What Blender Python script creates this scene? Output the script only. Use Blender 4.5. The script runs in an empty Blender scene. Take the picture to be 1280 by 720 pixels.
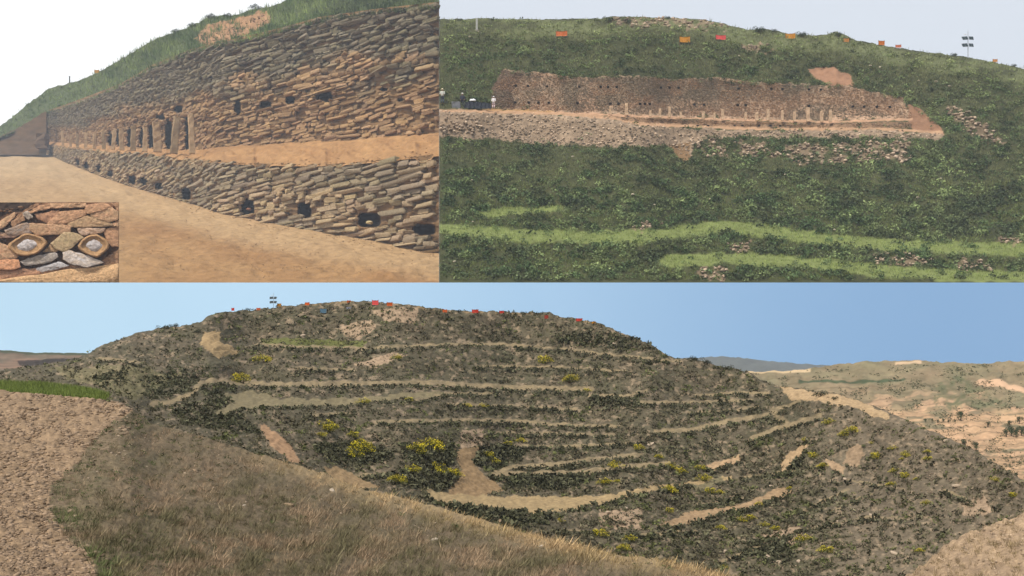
import bpy, bmesh, math
import numpy as np
from mathutils import Vector, Matrix
R = math.radians
SC = bpy.context.scene
COL = SC.collection

# ------------------------------------------------------------------ camera, world, sun, exposure
FP = 1108.0                      # focal length in photo pixels (photo 1280 wide)
HY = 455.0                       # row of the eye-level horizon
cam = bpy.data.cameras.new('camera'); camo = bpy.data.objects.new('camera', cam); COL.objects.link(camo)
cam.sensor_width = 36; cam.lens = 36 * FP / 1280; cam.shift_y = (HY - 360) / 1280
cam.clip_start = 0.5; cam.clip_end = 30000
camo.rotation_euler = (R(90), 0, 0)
SC.camera = camo
SUN_EL, SUN_AZ = 60, 216        # azimuth clockwise from +Y (view direction): behind the camera, to the left
sx = math.sin(R(SUN_AZ)) * math.cos(R(SUN_EL)); sy = math.cos(R(SUN_AZ)) * math.cos(R(SUN_EL)); sz = math.sin(R(SUN_EL))
sl = bpy.data.lights.new('sun', 'SUN'); so = bpy.data.objects.new('sun', sl); COL.objects.link(so)
sl.energy = 3.3; sl.angle = R(0.9); sl.color = (1.0, 0.95, 0.87)
so.rotation_euler = Vector((-sx, -sy, -sz)).to_track_quat('-Z', 'Y').to_euler()
w = bpy.data.worlds.new('World'); SC.world = w; w.use_nodes = True
nt = w.node_tree; nt.nodes.clear(); N = nt.nodes.new; L = nt.links.new
def wmath(op, a, b=None, clamp=False):
    n = N('ShaderNodeMath'); n.operation = op; n.use_clamp = clamp
    for i, v in enumerate((a, b)):
        if v is None: continue
        if isinstance(v, (int, float)): n.inputs[i].default_value = v
        else: L(v, n.inputs[i])
    return n.outputs[0]
def wmap(v, a, b):
    n = N('ShaderNodeMapRange'); n.interpolation_type = 'SMOOTHSTEP'; L(v, n.inputs[0])
    n.inputs[1].default_value = a; n.inputs[2].default_value = b; return n.outputs[0]
def wmix(f, a, b):
    n = N('ShaderNodeMix'); n.data_type = 'RGBA'; L(f, n.inputs[0])
    for s, v in ((6, a), (7, b)):
        if isinstance(v, tuple): n.inputs[s].default_value = (*v, 1)
        else: L(v, n.inputs[s])
    return n.outputs[2]
tc = N('ShaderNodeTexCoord'); sep = N('ShaderNodeSeparateXYZ'); L(tc.outputs['Generated'], sep.inputs[0])
sky = N('ShaderNodeTexSky'); sky.sky_type = 'NISHITA'; sky.sun_disc = False
sky.sun_elevation = R(SUN_EL); sky.sun_rotation = R(SUN_AZ); sky.dust_density = 2.0
bgs = N('ShaderNodeBackground'); L(sky.outputs[0], bgs.inputs[0]); bgs.inputs[1].default_value = 0.11
# clear blue air along the horizon, a bank of pale overcast above it
blue = wmix(wmap(sep.outputs[0], -0.5, 0.5), (0.56, 0.80, 0.98), (0.15, 0.33, 0.58))
bank = wmix(wmap(sep.outputs[0], -0.15, 0.0), (0.98, 1.0, 1.0), (0.60, 0.645, 0.71))
bank = wmix(wmap(wmath('ADD', sep.outputs[0], wmath('MULTIPLY', sep.outputs[2], 1.1)), 0.08, 0.36), bank, (0.60, 0.645, 0.71))
low = wmix(wmap(sep.outputs[2], 0.10, 0.14), blue, bank)
bgl = N('ShaderNodeBackground'); L(low, bgl.inputs[0]); bgl.inputs[1].default_value = 1.0
ms = N('ShaderNodeMixShader'); L(wmap(sep.outputs[2], 0.45, 0.75), ms.inputs[0]); L(bgl.outputs[0], ms.inputs[1]); L(bgs.outputs[0], ms.inputs[2])
wo = N('ShaderNodeOutputWorld'); L(ms.outputs[0], wo.inputs[0])
SC.view_settings.view_transform = 'Standard'; SC.view_settings.look = 'None'
SC.view_settings.exposure = 0.32; SC.view_settings.gamma = 1.0
SC.render.resolution_x = 1024; SC.render.resolution_y = 576

# ------------------------------------------------------------------ helpers
rng = np.random.default_rng(7)
def lin(r, g, b, k=1.0):
    v = np.array([r, g, b], float) / 255
    return np.where(v <= .04045, v / 12.92, ((v + .055) / 1.055) ** 2.4) * k
def P(px, py, D):
    px, py, D = np.broadcast_arrays(np.asarray(px, float), np.asarray(py, float), np.asarray(D, float))
    return np.stack([(px - 640) / FP * D, D, (HY - py) / FP * D], -1)
def hsh(i, j, s):
    n = (i * 374761393 + j * 668265263 + s * 974634721) & 0xffffffff
    n = ((n ^ (n >> 13)) * 1274126177) & 0xffffffff
    return ((n ^ (n >> 16)) & 0xffff) / 65535.0
def vnoise(x, y, s=0):
    xi = np.floor(x).astype(np.int64); yi = np.floor(y).astype(np.int64)
    fx = x - xi; fy = y - yi; fx = fx * fx * (3 - 2 * fx); fy = fy * fy * (3 - 2 * fy)
    return (hsh(xi, yi, s) * (1 - fx) + hsh(xi + 1, yi, s) * fx) * (1 - fy) + (hsh(xi, yi + 1, s) * (1 - fx) + hsh(xi + 1, yi + 1, s) * fx) * fy
def fbm(x, y, s=0, o=4):
    x = np.asarray(x, float); y = np.asarray(y, float)
    a = 0; t = 0; w_ = 1.0
    for k in range(o):
        a = a + w_ * vnoise(x * 2 ** k + 13.7 * k, y * 2 ** k + 7.1 * k, s + k); t += w_; w_ *= .55
    return a / t
def sstep(v, a, b):
    t = np.clip((v - a) / (b - a), 0, 1); return t * t * (3 - 2 * t)
def curve(pts):
    a = np.array(pts, float); return lambda x: np.interp(x, a[:, 0], a[:, 1])
def inpoly(px, py, poly):
    m = np.zeros(np.shape(px), bool); n = len(poly)
    for i in range(n):
        x1, y1 = poly[i]; x2, y2 = poly[(i + 1) % n]
        if y1 == y2: continue
        c = ((y1 > py) != (y2 > py)) & (px < (x2 - x1) * (py - y1) / (y2 - y1) + x1)
        m ^= c
    return m
def segd(px, py, pts, aspect=1.0):
    d = np.full(np.shape(px), 1e9)
    for (x1, y1), (x2, y2) in zip(pts[:-1], pts[1:]):
        dx, dy = x2 - x1, (y2 - y1) * aspect
        t = np.clip(((px - x1) * dx + (py - y1) * aspect * dy) / (dx * dx + dy * dy + 1e-9), 0, 1)
        d = np.minimum(d, np.hypot(px - x1 - t * dx, (py - y1) * aspect - t * dy))
    return d
def line(px, py, pts, wd, soft=1.0):
    wob = (fbm(px / 9, py / 9, 3, 2) - .5) * 1.6
    return 1 - sstep(segd(px, py, pts) + wob, wd, wd + soft)
def area(px, py, poly, wob=3.0):
    return inpoly(px + (fbm(px / 7, py / 7, 11, 3) - .5) * wob, py + (fbm(px / 7, py / 7, 17, 3) - .5) * wob, poly).astype(float)
def paint(c, m, rgb):
    c += (np.asarray(rgb) - c) * m[..., None]

MATS = {}
def mat(name, base=None, rough=.95, amp=.25, scale=1.0, bump=.0, spec=.15, dist=.1, trans=0, metal=0):
    if name in MATS: return MATS[name]
    m = bpy.data.materials.new(name); m.use_nodes = True; t = m.node_tree
    b = t.nodes['Principled BSDF']; b.inputs['Roughness'].default_value = rough
    b.inputs['Specular IOR Level'].default_value = spec; b.inputs['Metallic'].default_value = metal
    tcn = t.nodes.new('ShaderNodeTexCoord'); nz = t.nodes.new('ShaderNodeTexNoise')
    nz.inputs['Scale'].default_value = scale; nz.inputs['Detail'].default_value = 6; nz.inputs['Roughness'].default_value = .65
    t.links.new(tcn.outputs['Object'], nz.inputs['Vector'])
    mr = t.nodes.new('ShaderNodeMapRange'); mr.inputs[1].default_value = .3; mr.inputs[2].default_value = .7
    mr.inputs[3].default_value = 1 - amp; mr.inputs[4].default_value = 1 + amp
    t.links.new(nz.outputs[0], mr.inputs[0])
    vm = t.nodes.new('ShaderNodeVectorMath'); vm.operation = 'SCALE'
    if base is None:
        at = t.nodes.new('ShaderNodeAttribute'); at.attribute_name = 'Col'; t.links.new(at.outputs['Color'], vm.inputs[0])
    else: vm.inputs[0].default_value = tuple(base)
    t.links.new(mr.outputs[0], vm.inputs['Scale']); t.links.new(vm.outputs[0], b.inputs['Base Color'])
    if bump:
        bp = t.nodes.new('ShaderNodeBump'); bp.inputs['Strength'].default_value = bump; bp.inputs['Distance'].default_value = dist
        t.links.new(nz.outputs[0], bp.inputs['Height']); t.links.new(bp.outputs[0], b.inputs['Normal'])
    MATS[name] = m; return m

def qmesh(name, V, F, m, col=None, parent=None, loc=None, smooth=False, scale=1.0):
    V = np.asarray(V, np.float32).reshape(-1, 3); F = np.asarray(F, np.int32)
    if loc is not None: V = V - np.asarray(loc, np.float32)
    me = bpy.data.meshes.new(name)
    me.vertices.add(len(V)); me.vertices.foreach_set('co', V.ravel())
    k = F.shape[1]; me.loops.add(F.size); me.loops.foreach_set('vertex_index', F.ravel())
    me.polygons.add(len(F)); me.polygons.foreach_set('loop_start', np.arange(0, F.size, k, dtype=np.int32))
    try: me.polygons.foreach_set('loop_total', np.full(len(F), k, np.int32))
    except Exception: pass
    if smooth: me.polygons.foreach_set('use_smooth', np.ones(len(F), bool))
    me.update(calc_edges=True)
    if col is not None:
        c = np.ones((len(V), 4), np.float32); c[:, :3] = np.clip(np.asarray(col).reshape(-1, 3), 0.004, .9)
        a = me.attributes.new('Col', 'FLOAT_COLOR', 'POINT'); a.data.foreach_set('color', c.ravel())
    me.materials.append(m)
    o = bpy.data.objects.new(name, me); COL.objects.link(o)
    if parent is not None: o.parent = parent
    elif loc is not None: o.location = tuple(loc)
    return o
def tag(o, label=None, cat=None, group=None, kind=None):
    if label: o['label'] = label
    if cat: o['category'] = cat
    if group: o['group'] = group
    if kind: o['kind'] = kind
    return o
def thing(name, loc, label, cat, group=None, scale=1.0, rotz=0):
    o = bpy.data.objects.new(name, None); COL.objects.link(o); o.location = tuple(loc); o.scale = (scale,) * 3
    o.rotation_euler = (0, 0, rotz); o.empty_display_size = .1
    return tag(o, label, cat, group)
def copy_thing(src, loc, label, scale=1.0, rotz=0, sx_=1.0):
    r = src.copy(); COL.objects.link(r); r.location = tuple(loc); r.scale = (scale * sx_, scale, scale); r.rotation_euler = (0, 0, rotz)
    r['label'] = label
    for ch in list(src.children):
        c = ch.copy(); COL.objects.link(c); c.parent = r
        for g in ch.children:
            d = g.copy(); COL.objects.link(d); d.parent = c
    return r
def from_bm(name, bm, m, parent=None, smooth=False):
    me = bpy.data.meshes.new(name); bm.normal_update(); bm.to_mesh(me); bm.free(); me.materials.append(m)
    if smooth:
        for p in me.polygons: p.use_smooth = True
    o = bpy.data.objects.new(name, me); COL.objects.link(o)
    if parent is not None: o.parent = parent
    return o
def bm_box(bm, c, s, rot=None, bev=0.0):
    M = Matrix.Translation(c) @ (rot.to_4x4() if rot else Matrix.Identity(4)) @ Matrix.Diagonal((*s, 1))
    r = bmesh.ops.create_cube(bm, size=1.0, matrix=M)
    if bev: bmesh.ops.bevel(bm, geom=list({e for v in r['verts'] for e in v.link_edges}), offset=bev, segments=2, affect='EDGES')
def bm_cyl(bm, a, b, r1, r2=None, n=10):
    a, b = Vector(a), Vector(b); d = b - a
    M = Matrix.Translation((a + b) / 2) @ d.to_track_quat('Z', 'Y').to_matrix().to_4x4()
    bmesh.ops.create_cone(bm, cap_ends=True, segments=n, radius1=r1, radius2=r1 if r2 is None else r2, depth=d.length, matrix=M)

def smooth0(a, sg):
    n = max(1, int(sg * 3)); k = np.exp(-.5 * (np.arange(-n, n + 1) / sg) ** 2); k /= k.sum()
    p = np.concatenate([np.repeat(a[:1], n, 0), a, np.repeat(a[-1:], n, 0)]); out = np.zeros_like(a)
    for i, w_ in enumerate(k): out += w_ * p[i:i + len(a)]
    return out
class Sheet:
    """terrain surface between a near edge and a skyline, columns evenly spread, depth grows upward at a rate set per place"""
    def __init__(s, x0, x1, step, bot, top, nrow, Db, Dt, rate, blur=26):
        s.x = np.linspace(x0, x1, int((x1 - x0) / step) + 1); s.t = np.linspace(0, 1, nrow)
        s.bot, s.top = bot, top
        s.PX, T = np.meshgrid(s.x, s.t, indexing='ij')
        s.PY = bot(s.x)[:, None] + (top(s.x) - bot(s.x))[:, None] * T
        g = rate(s.PX, s.PY)
        g = smooth0(g, blur / step)
        c = np.concatenate([np.zeros((len(s.x), 1)), np.cumsum((g[:, 1:] + g[:, :-1]) / 2, 1)], 1)
        c /= smooth0(c[:, -1:], 60 / step)
        db, dt = Db(s.x)[:, None], Dt(s.x)[:, None]
        s.D = db + (dt - db) * c
    def at(s, px, py):
        b = s.bot(px); t = np.clip((py - b) / (s.top(px) - b), 0, 1) * (len(s.t) - 1)
        i = np.clip((px - s.x[0]) / (s.x[1] - s.x[0]), 0, len(s.x) - 1.001); j = np.clip(t, 0, len(s.t) - 1.001)
        i0 = np.floor(i).astype(int); j0 = np.floor(j).astype(int); fi = i - i0; fj = j - j0
        return (s.D[i0, j0] * (1 - fi) + s.D[i0 + 1, j0] * fi) * (1 - fj) + (s.D[i0, j0 + 1] * (1 - fi) + s.D[i0 + 1, j0 + 1] * fi) * fj
    def P(s, px, py):
        px = np.asarray(px, float); py = np.asarray(py, float); return P(px, py, s.at(px, py))
    def build(s, name, m, colf, bump=0.0, bscale=6, skirt=None):
        V = P(s.PX, s.PY, s.D)
        if bump: V[..., 2] += ((fbm(s.PX / bscale, s.PY / bscale * 1.6, 23, 4) - .5) * bump * s.D / FP) * np.minimum(1, (s.t * 12))[None, :] * np.minimum(1, ((s.x - s.x[0]) / 8))[:, None]
        c = colf(s.PX, s.PY); nx, ny = s.PX.shape
        I = np.arange(nx * ny).reshape(nx, ny)
        F = np.stack([I[:-1, :-1], I[1:, :-1], I[1:, 1:], I[:-1, 1:]], -1).reshape(-1, 4)
        V = V.reshape(-1, 3); c = c.reshape(-1, 3)
        if skirt:                      # body of the hill: a second skin well behind the first, closed at the rim
            rim = np.concatenate([I[:, 0], I[-1, 1:], I[-2::-1, -1], I[0, -2:0:-1]])
            B = V[rim] * skirt; n0 = len(V); V = np.concatenate([V, B]); c = np.concatenate([c, c[rim]])
            k = np.arange(len(rim)); k2 = (k + 1) % len(rim)
            F = np.concatenate([F, np.stack([rim[k], rim[k2], n0 + k2, n0 + k], -1)])
        o = qmesh(name, V, F, m, c, smooth=True); return o

def leaves(name, pts, rad, cols, m, nleaf=18, leafk=.35, flat=.75, seed=1, parent=None, loc=None, low=-.15, var=.35):
    r = np.random.default_rng(seed); n = len(pts); k = n * nleaf
    th = r.uniform(0, 2 * np.pi, k); cz = r.uniform(low, 1, k); sr = np.sqrt(1 - cz * cz)
    d = np.stack([sr * np.cos(th), sr * np.sin(th), cz * flat], -1) * r.uniform(.55, 1.05, (k, 1))
    R_ = np.repeat(rad, nleaf)[:, None]
    C = np.repeat(pts, nleaf, 0) + d * R_
    a = r.normal(size=(k, 3)); a /= np.linalg.norm(a, axis=1)[:, None]
    b = np.cross(a, r.normal(size=(k, 3))); b /= np.linalg.norm(b, axis=1)[:, None]
    s1 = R_ * leafk * r.uniform(.6, 1.3, (k, 1)); s2 = s1 * r.uniform(.35, .7, (k, 1))
    V = np.stack([C - a * s1, C - b * s2, C + a * s1, C + b * s2], 1).reshape(-1, 3)
    F = np.arange(k * 4).reshape(-1, 4)
    c = np.repeat(cols, nleaf, 0) * r.uniform(1 - var, 1 + var, (k, 1))
    return qmesh(name, V, F, m, np.repeat(c, 4, 0), parent, loc)
def grass(name, pts, hgt, cols, m, nb=6, wid=.06, lean=.5, spread=.5, seed=2, parent=None, loc=None, wind=(0, 0)):
    r = np.random.default_rng(seed); n = len(pts); k = n * nb; H = np.repeat(hgt, nb)[:, None] * r.uniform(.5, 1.15, (k, 1))
    th = r.uniform(0, 2 * np.pi, (k, 1)); off = np.concatenate([np.cos(th), np.sin(th), np.zeros((k, 1))], 1)
    B = np.repeat(pts, nb, 0) + off * H * spread * r.uniform(0, 1, (k, 1))
    T = B + off * H * lean * r.uniform(.2, 1, (k, 1)) + np.array([0, 0, 1.]) * H + np.array([wind[0], wind[1], 0]) * H
    ph = r.uniform(0, 2 * np.pi, (k, 1)); w_ = np.concatenate([np.cos(ph), np.sin(ph), np.zeros((k, 1))], 1) * H * wid
    V = np.stack([B - w_, B + w_, T], 1).reshape(-1, 3); F = np.arange(k * 3).reshape(-1, 3)
    c = np.repeat(cols, nb, 0) * r.uniform(.65, 1.35, (k, 1))
    return qmesh(name, V, F, m, np.repeat(c, 3, 0), parent, loc)
_g = (1 + 5 ** .5) / 2
ICO = np.array([(-1, _g, 0), (1, _g, 0), (-1, -_g, 0), (1, -_g, 0), (0, -1, _g), (0, 1, _g), (0, -1, -_g), (0, 1, -_g), (_g, 0, -1), (_g, 0, 1), (-_g, 0, -1), (-_g, 0, 1)]) / 1.9
ICF = np.array([(0, 11, 5), (0, 5, 1), (0, 1, 7), (0, 7, 10), (0, 10, 11), (1, 5, 9), (5, 11, 4), (11, 10, 2), (10, 7, 6), (7, 1, 8), (3, 9, 4), (3, 4, 2), (3, 2, 6), (3, 6, 8), (3, 8, 9), (4, 9, 5), (2, 4, 11), (6, 2, 10), (8, 6, 7), (9, 8, 1)])
def stones(name, pts, rad, cols, m, flat=.6, seed=3, parent=None, loc=None):
    r = np.random.default_rng(seed); n = len(pts)
    V = ICO[None] * r.uniform(.65, 1.25, (n, 12, 1)) * np.stack([r.uniform(.8, 1.6, n), r.uniform(.7, 1.2, n), r.uniform(.6, 1.2, n) * flat], -1)[:, None]
    th = r.uniform(0, np.pi, n); c, s_ = np.cos(th)[:, None], np.sin(th)[:, None]
    x, y = V[..., 0] * c - V[..., 1] * s_, V[..., 0] * s_ + V[..., 1] * c
    V = np.stack([x, y, V[..., 2]], -1) * np.asarray(rad)[:, None, None] + pts[:, None]
    F = (ICF[None] + (np.arange(n) * 12)[:, None, None]).reshape(-1, 3)
    return qmesh(name, V.reshape(-1, 3), F, m, np.repeat(cols, 12, 0), parent, loc)
def pick(n, x0, x1, y0, y1, dens, seed=0):
    r = np.random.default_rng(seed); x = r.uniform(x0, x1, n); y = r.uniform(y0, y1, n)
    k = r.uniform(0, 1, n) < dens(x, y); return x[k], y[k]

M_soil = mat('hill soil and dry scrub', amp=.30, scale=1.2, bump=.5, dist=.3)
M_leaf = mat('scrub leaves', amp=.15, scale=.5, rough=.8)
M_grassf = mat('dry grass blades', amp=.15, scale=2, rough=.9)
M_rock = mat('weathered sandstone', amp=.25, scale=3, bump=.4, dist=.05)
M_big = mat('sandy earth', amp=.16, scale=.05, bump=.35, dist=3)
M_bigst = mat('flat wall stones', amp=.28, scale=.45, bump=.8, dist=1.2)
M_far = mat('far hillsides', amp=.22, scale=.06)

# ------------------------------------------------------------------ the terraced hill and its surroundings
def ground_plane():
    n = 24; g = np.linspace(-1, 1, n); X, Y = np.meshgrid(g * 9000, g * 9000, indexing='ij')
    V = np.stack([X, Y, -78 + (fbm(X / 900, Y / 900, 5) - .5) * 1.0], -1); I = np.arange(n * n).reshape(n, n)
    F = np.stack([I[:-1, :-1], I[1:, :-1], I[1:, 1:], I[:-1, 1:]], -1).reshape(-1, 4)
    tag(qmesh('ground', V, F, mat('valley floor', base=lin(150, 130, 100, .8), amp=.3, scale=.01)), 'dry valley floor far below the hills', kind='structure')
ground_plane()

ridge = curve([(-200, 470), (0, 462), (40, 457), (80, 452), (100, 446), (118, 437), (130, 430), (145, 426), (160, 420), (180, 414), (205, 409), (235, 406), (250, 402), (262, 395), (275, 391), (300, 388), (330, 386), (350, 383), (380, 380), (410, 378), (440, 376.5), (465, 377), (500, 380), (530, 384), (560, 387), (600, 389), (650, 390), (690, 391), (700, 396), (745, 402), (760, 408), (775, 416), (800, 424), (815, 432), (828, 440), (845, 448), (865, 449), (880, 452), (900, 458), (925, 462), (940, 467), (955, 477), (975, 483), (1000, 485), (1050, 493), (1110, 514), (1150, 533), (1200, 553), (1230, 570), (1260, 589), (1280, 600), (1420, 670)])
fg_edge = curve([(-200, 477), (0, 488), (60, 494), (110, 498), (150, 503), (165, 512), (190, 530), (250, 545), (330, 570), (400, 590), (450, 610), (500, 622), (540, 632), (600, 650), (680, 672), (760, 692), (830, 700), (900, 718), (960, 740), (1400, 860)])
PATHS = [([(190, 505), (215, 502), (240, 492), (248, 480), (262, 476), (300, 478), (360, 481), (420, 480), (470, 479), (520, 478), (560, 480), (640, 484), (740, 487)], 2.6),
         ([(470, 527), (560, 525), (640, 526), (700, 531), (770, 533)], 1.8),
         ([(610, 541), (680, 541), (775, 544)], .9),
         ([(615, 592), (640, 584), (700, 580), (740, 574), (800, 569)], 2.2),
         ([(615, 593), (680, 592), (720, 591), (780, 584), (835, 579)], 2.6),
         ([(320, 431), (400, 434), (450, 436), (500, 433), (560, 430), (640, 431), (700, 436), (760, 443), (830, 450), (850, 452)], 1.1),
         ([(735, 495), (780, 495), (808, 488)], 1.3), ([(800, 503), (860, 503), (900, 501), (940, 500)], 1.3), ([(870, 495), (920, 491), (960, 492)], 1.2),
         ([(820, 539), (860, 538), (900, 529), (960, 518)], 2.6),
         ([(940, 549), (960, 540), (985, 532), (1025, 520)], 3.0), ([(985, 530), (972, 522), (966, 513)], 3.2), ([(966, 513), (1000, 502)], 1.5),
         ([(880, 712), (930, 690), (960, 682), (1000, 662)], 1.6), ([(120, 448), (180, 453)], 1.0), ([(520, 500), (560, 491), (620, 492)], 1.2), ([(400, 610), (430, 600), (470, 592)], 1.0),
         ([(1000, 640), (1060, 612)], .9), ([(1035, 640), (1090, 617)], .9), ([(1180, 612), (1215, 627)], 1.2), ([(370, 460), (440, 462)], .9), ([(600, 457), (700, 459), (790, 464)], .8), ([(560, 505), (640, 507), (720, 512)], .9), ([(860, 516), (920, 512), (950, 508)], .9), ([(930, 596), (1000, 588)], .9), ([(880, 630), (930, 622)], .8), ([(1010, 662), (1080, 646), (1130, 648)], .9), ([(700, 662), (800, 668), (870, 664)], .9), ([(1060, 600), (1130, 612)], .8), ([(380, 520), (440, 516)], 1.0), ([(640, 556), (720, 558), (800, 552)], .9), ([(420, 596), (490, 590)], .9)]
FIELDS = [[(268, 517), (290, 502), (275, 492), (320, 490), (350, 499), (420, 498), (480, 494), (530, 489), (560, 491), (530, 497), (470, 502), (430, 507), (330, 509), (300, 511), (278, 521)],
          [(525, 612), (560, 616), (640, 620), (720, 621), (770, 616), (820, 606), (880, 600), (915, 595), (915, 600), (860, 607), (800, 617), (750, 630), (700, 640), (650, 642), (580, 633), (540, 626)],
          [(567, 560), (600, 560), (590, 575), (602, 590), (630, 612), (600, 620), (560, 616), (577, 590)],
          [(328, 530), (350, 543), (380, 580), (365, 577), (338, 557), (325, 537)], [(403, 585), (425, 583), (445, 595), (475, 608), (440, 614), (410, 594)],
          [(975, 580), (985, 565), (1012, 556), (1003, 567), (990, 585), (978, 590)], [(1060, 560), (1075, 554), (1081, 568), (1072, 584), (1054, 580)], [(1030, 571), (1057, 585), (1052, 593), (1035, 582)],
          [(818, 659), (860, 641), (910, 634), (940, 626), (970, 610), (993, 614), (940, 636), (900, 643), (850, 659)], [(880, 581), (925, 569), (926, 576), (890, 589)],
          [(975, 483), (1010, 488), (1050, 494), (1080, 504), (1112, 517), (1112, 524), (1090, 519), (1075, 512), (1030, 503), (990, 500)],
          [(256, 414), (275, 415), (276, 428), (302, 440), (272, 447), (250, 430)], [(860, 612), (900, 596), (905, 602), (880, 612)]]
FIELD_TINT = [(134, 122, 92), (172, 148, 108), (152, 126, 92), (172, 138, 104), (158, 132, 96), (190, 160, 122), (158, 134, 106), (176, 148, 116), (168, 140, 106), (182, 152, 116), (186, 158, 120), (172, 146, 106), (130, 120, 90)]
GREEN = [(-200, 470), (0, 477), (60, 480), (110, 487), (135, 495), (128, 503), (60, 496), (-200, 482)]
RUBBLE = [[(950, 667), (1000, 655), (1007, 675), (985, 683)], [(1203, 627), (1230, 619), (1243, 640), (1205, 646)], [(425, 407), (465, 400), (470, 412), (450, 425), (430, 420)], [(465, 388), (525, 385), (520, 405), (480, 400)], [(440, 455), (500, 440), (510, 445), (470, 460)], [(750, 635), (805, 635), (800, 662), (750, 660)], [(575, 540), (605, 535), (603, 558), (577, 560)]]
def hill_paths(px, py):
    m = np.zeros(np.shape(px))
    for p, wd in PATHS: m = np.maximum(m, line(px, py, p, wd))
    return m
def hill_rate(px, py):
    m = np.zeros(np.shape(px))
    for p, wd in PATHS: m = np.maximum(m, line(px, py, p, wd + .6, 2.5))
    for i, f in enumerate(FIELDS):
        if i in (0, 1, 8, 9, 10): m = np.maximum(m, area(px, py, f, 1))
    m = np.maximum(m, area(px, py, GREEN, 1) * .2)
    m = m * (.25 + .75 * sstep(px, 230, 330))
    con = sstep(np.sin((py + 14 * fbm(px / 90, py / 60, 8, 2) + .03 * px) / 4.6), .4, 1) * .35 * sstep(py, 400, 440)
    top = sstep(ridge(px) + 5 - py, 0, 3)
    return 1 + 5 * np.maximum(m, con) + 3 * top
hill = Sheet(-160, 1420, 1.6, lambda x: np.minimum(fg_edge(x) + 14, 790), ridge, 300,
             curve([(-160, 64), (0, 62), (165, 60), (300, 82), (540, 102), (900, 112), (1130, 96), (1280, 88), (1420, 84)]),
             curve([(-160, 190), (0, 200), (300, 230), (640, 238), (830, 215), (975, 195), (1110, 150), (1280, 108), (1420, 95)]), hill_rate)
def hill_scrub(px, py):        # 0 where bare
    b = hill_paths(px, py)
    for f in FIELDS: b = np.maximum(b, area(px, py, f))
    b = np.maximum(b, area(px, py, GREEN, 2))
    return 1 - np.clip(b, 0, 1)
KH = .80
def hill_col(px, py):
    n = fbm(px / 22, py / 12, 31, 4)[..., None]; n2 = fbm(px / 5, py / 4, 41, 3)[..., None]
    c = lin(106, 94, 76, KH) * (1 - n) + lin(82, 80, 60, KH) * n
    c = c * (.6 + .8 * n2)
    rt = sstep(px, 980, 1080) * sstep(py, 480, 520)
    c = c * (1 - rt[..., None] * .8) + lin(116, 104, 86, KH) * (.75 + .5 * n2) * rt[..., None] * .8
    pale = sstep(fbm(px / 6, py / 3.5, 77, 3), .60, .72)
    paint(c, pale * .7, lin(158, 138, 112, KH))
    for r_ in RUBBLE: paint(c, area(px, py, r_, 6) * .75, lin(176, 150, 122, KH))
    gp = area(px, py, [(325, 423), (390, 423), (460, 427), (455, 434), (330, 430)], 4); paint(c, gp * .8, lin(104, 108, 56, KH))
    lp = area(px, py, [(60, 462), (160, 455), (230, 470), (170, 500), (110, 480)], 12); paint(c, lp * .45, lin(132, 124, 84, KH))
    paint(c, hill_paths(px, py) * (.55 + .4 * sstep(fbm(px / 12, py / 6, 91, 2), .3, .6)), lin(150, 132, 100, KH))
    for f, tn in zip(FIELDS, FIELD_TINT): paint(c, area(px, py, f, 6), lin(*tn, KH * .92) * (.85 + .3 * fbm(px / 6, py / 2.5, 93, 3)[..., None]))
    g = area(px, py, GREEN, 2); paint(c, g, lin(112, 122, 58, KH))
    tp = sstep(ridge(px) + 3.5 - py, 0, 2) * sstep(fbm(px / 12, py * 0, 5, 2), .4, .6) * (px > 380) * (px < 760); paint(c, tp * .7, lin(160, 134, 96, KH))
    return c * (.88 + .24 * fbm(px / 2.2, py / 2.2, 51, 2)[..., None])
o = hill.build('hillside', M_soil, hill_col, bump=5, bscale=7, skirt=1.08); tag(o, 'terraced scrub hill with sandy paths and contour fields', kind='structure')

# low scrub over the hill
BUSHM = [[(392, 556), (430, 552), (480, 560), (492, 572), (470, 582), (420, 578), (395, 568)], [(500, 556), (545, 553), (572, 562), (566, 580), (520, 583), (505, 572)], [(490, 596), (520, 586), (560, 586), (582, 600), (572, 614), (520, 612), (488, 606)], [(592, 560), (630, 556), (662, 566), (640, 582), (610, 588), (592, 578)], [(250, 488), (290, 486), (300, 504), (270, 512)], [(215, 512), (258, 500), (300, 520), (330, 545), (280, 540), (225, 530)],
         [(180, 478), (215, 458), (246, 470), (240, 492), (200, 500), (178, 496)], [(118, 472), (158, 462), (160, 480), (120, 486)], [(640, 590), (700, 594), (750, 600), (700, 612), (630, 610)], [(740, 495), (800, 500), (800, 512), (740, 508)], [(690, 420), (740, 416), (800, 424), (822, 436), (760, 436), (700, 430)], [(985, 575), (1006, 572), (1000, 590), (985, 592)], [(930, 680), (965, 672), (990, 690), (960, 706)], [(315, 500), (390, 502), (390, 508), (320, 508)], [(560, 632), (640, 640), (700, 650), (650, 660), (570, 645)]]
def bushm(x, y):
    m = np.zeros(np.shape(x))
    for b in BUSHM: m = np.maximum(m, area(x, y, b, 7))
    return m
def under(x, y):
    m = np.zeros(np.shape(x))
    for p, wd in PATHS: m = np.maximum(m, line(x, y - wd - 3.2, p, 2.2, 2))
    for i, f in enumerate(FIELDS):
        if i in (0, 1, 5, 8, 9): m = np.maximum(m, area(x, y - 5, f, 2))
    return m * (hill_scrub(x, y) > .5)
def hs_dens(x, y):
    return (y > ridge(x) + .5) * (y < np.minimum(fg_edge(x) + 3, 745)) * (hill_scrub(x, y) > .55) * np.maximum(np.maximum(under(x, y) * .8, bushm(x, y)), .22 + .55 * sstep(fbm(x / 11, y / 6, 9, 3), .4, .56)) * (1 - .55 * sstep(x, 990, 1080))
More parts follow.
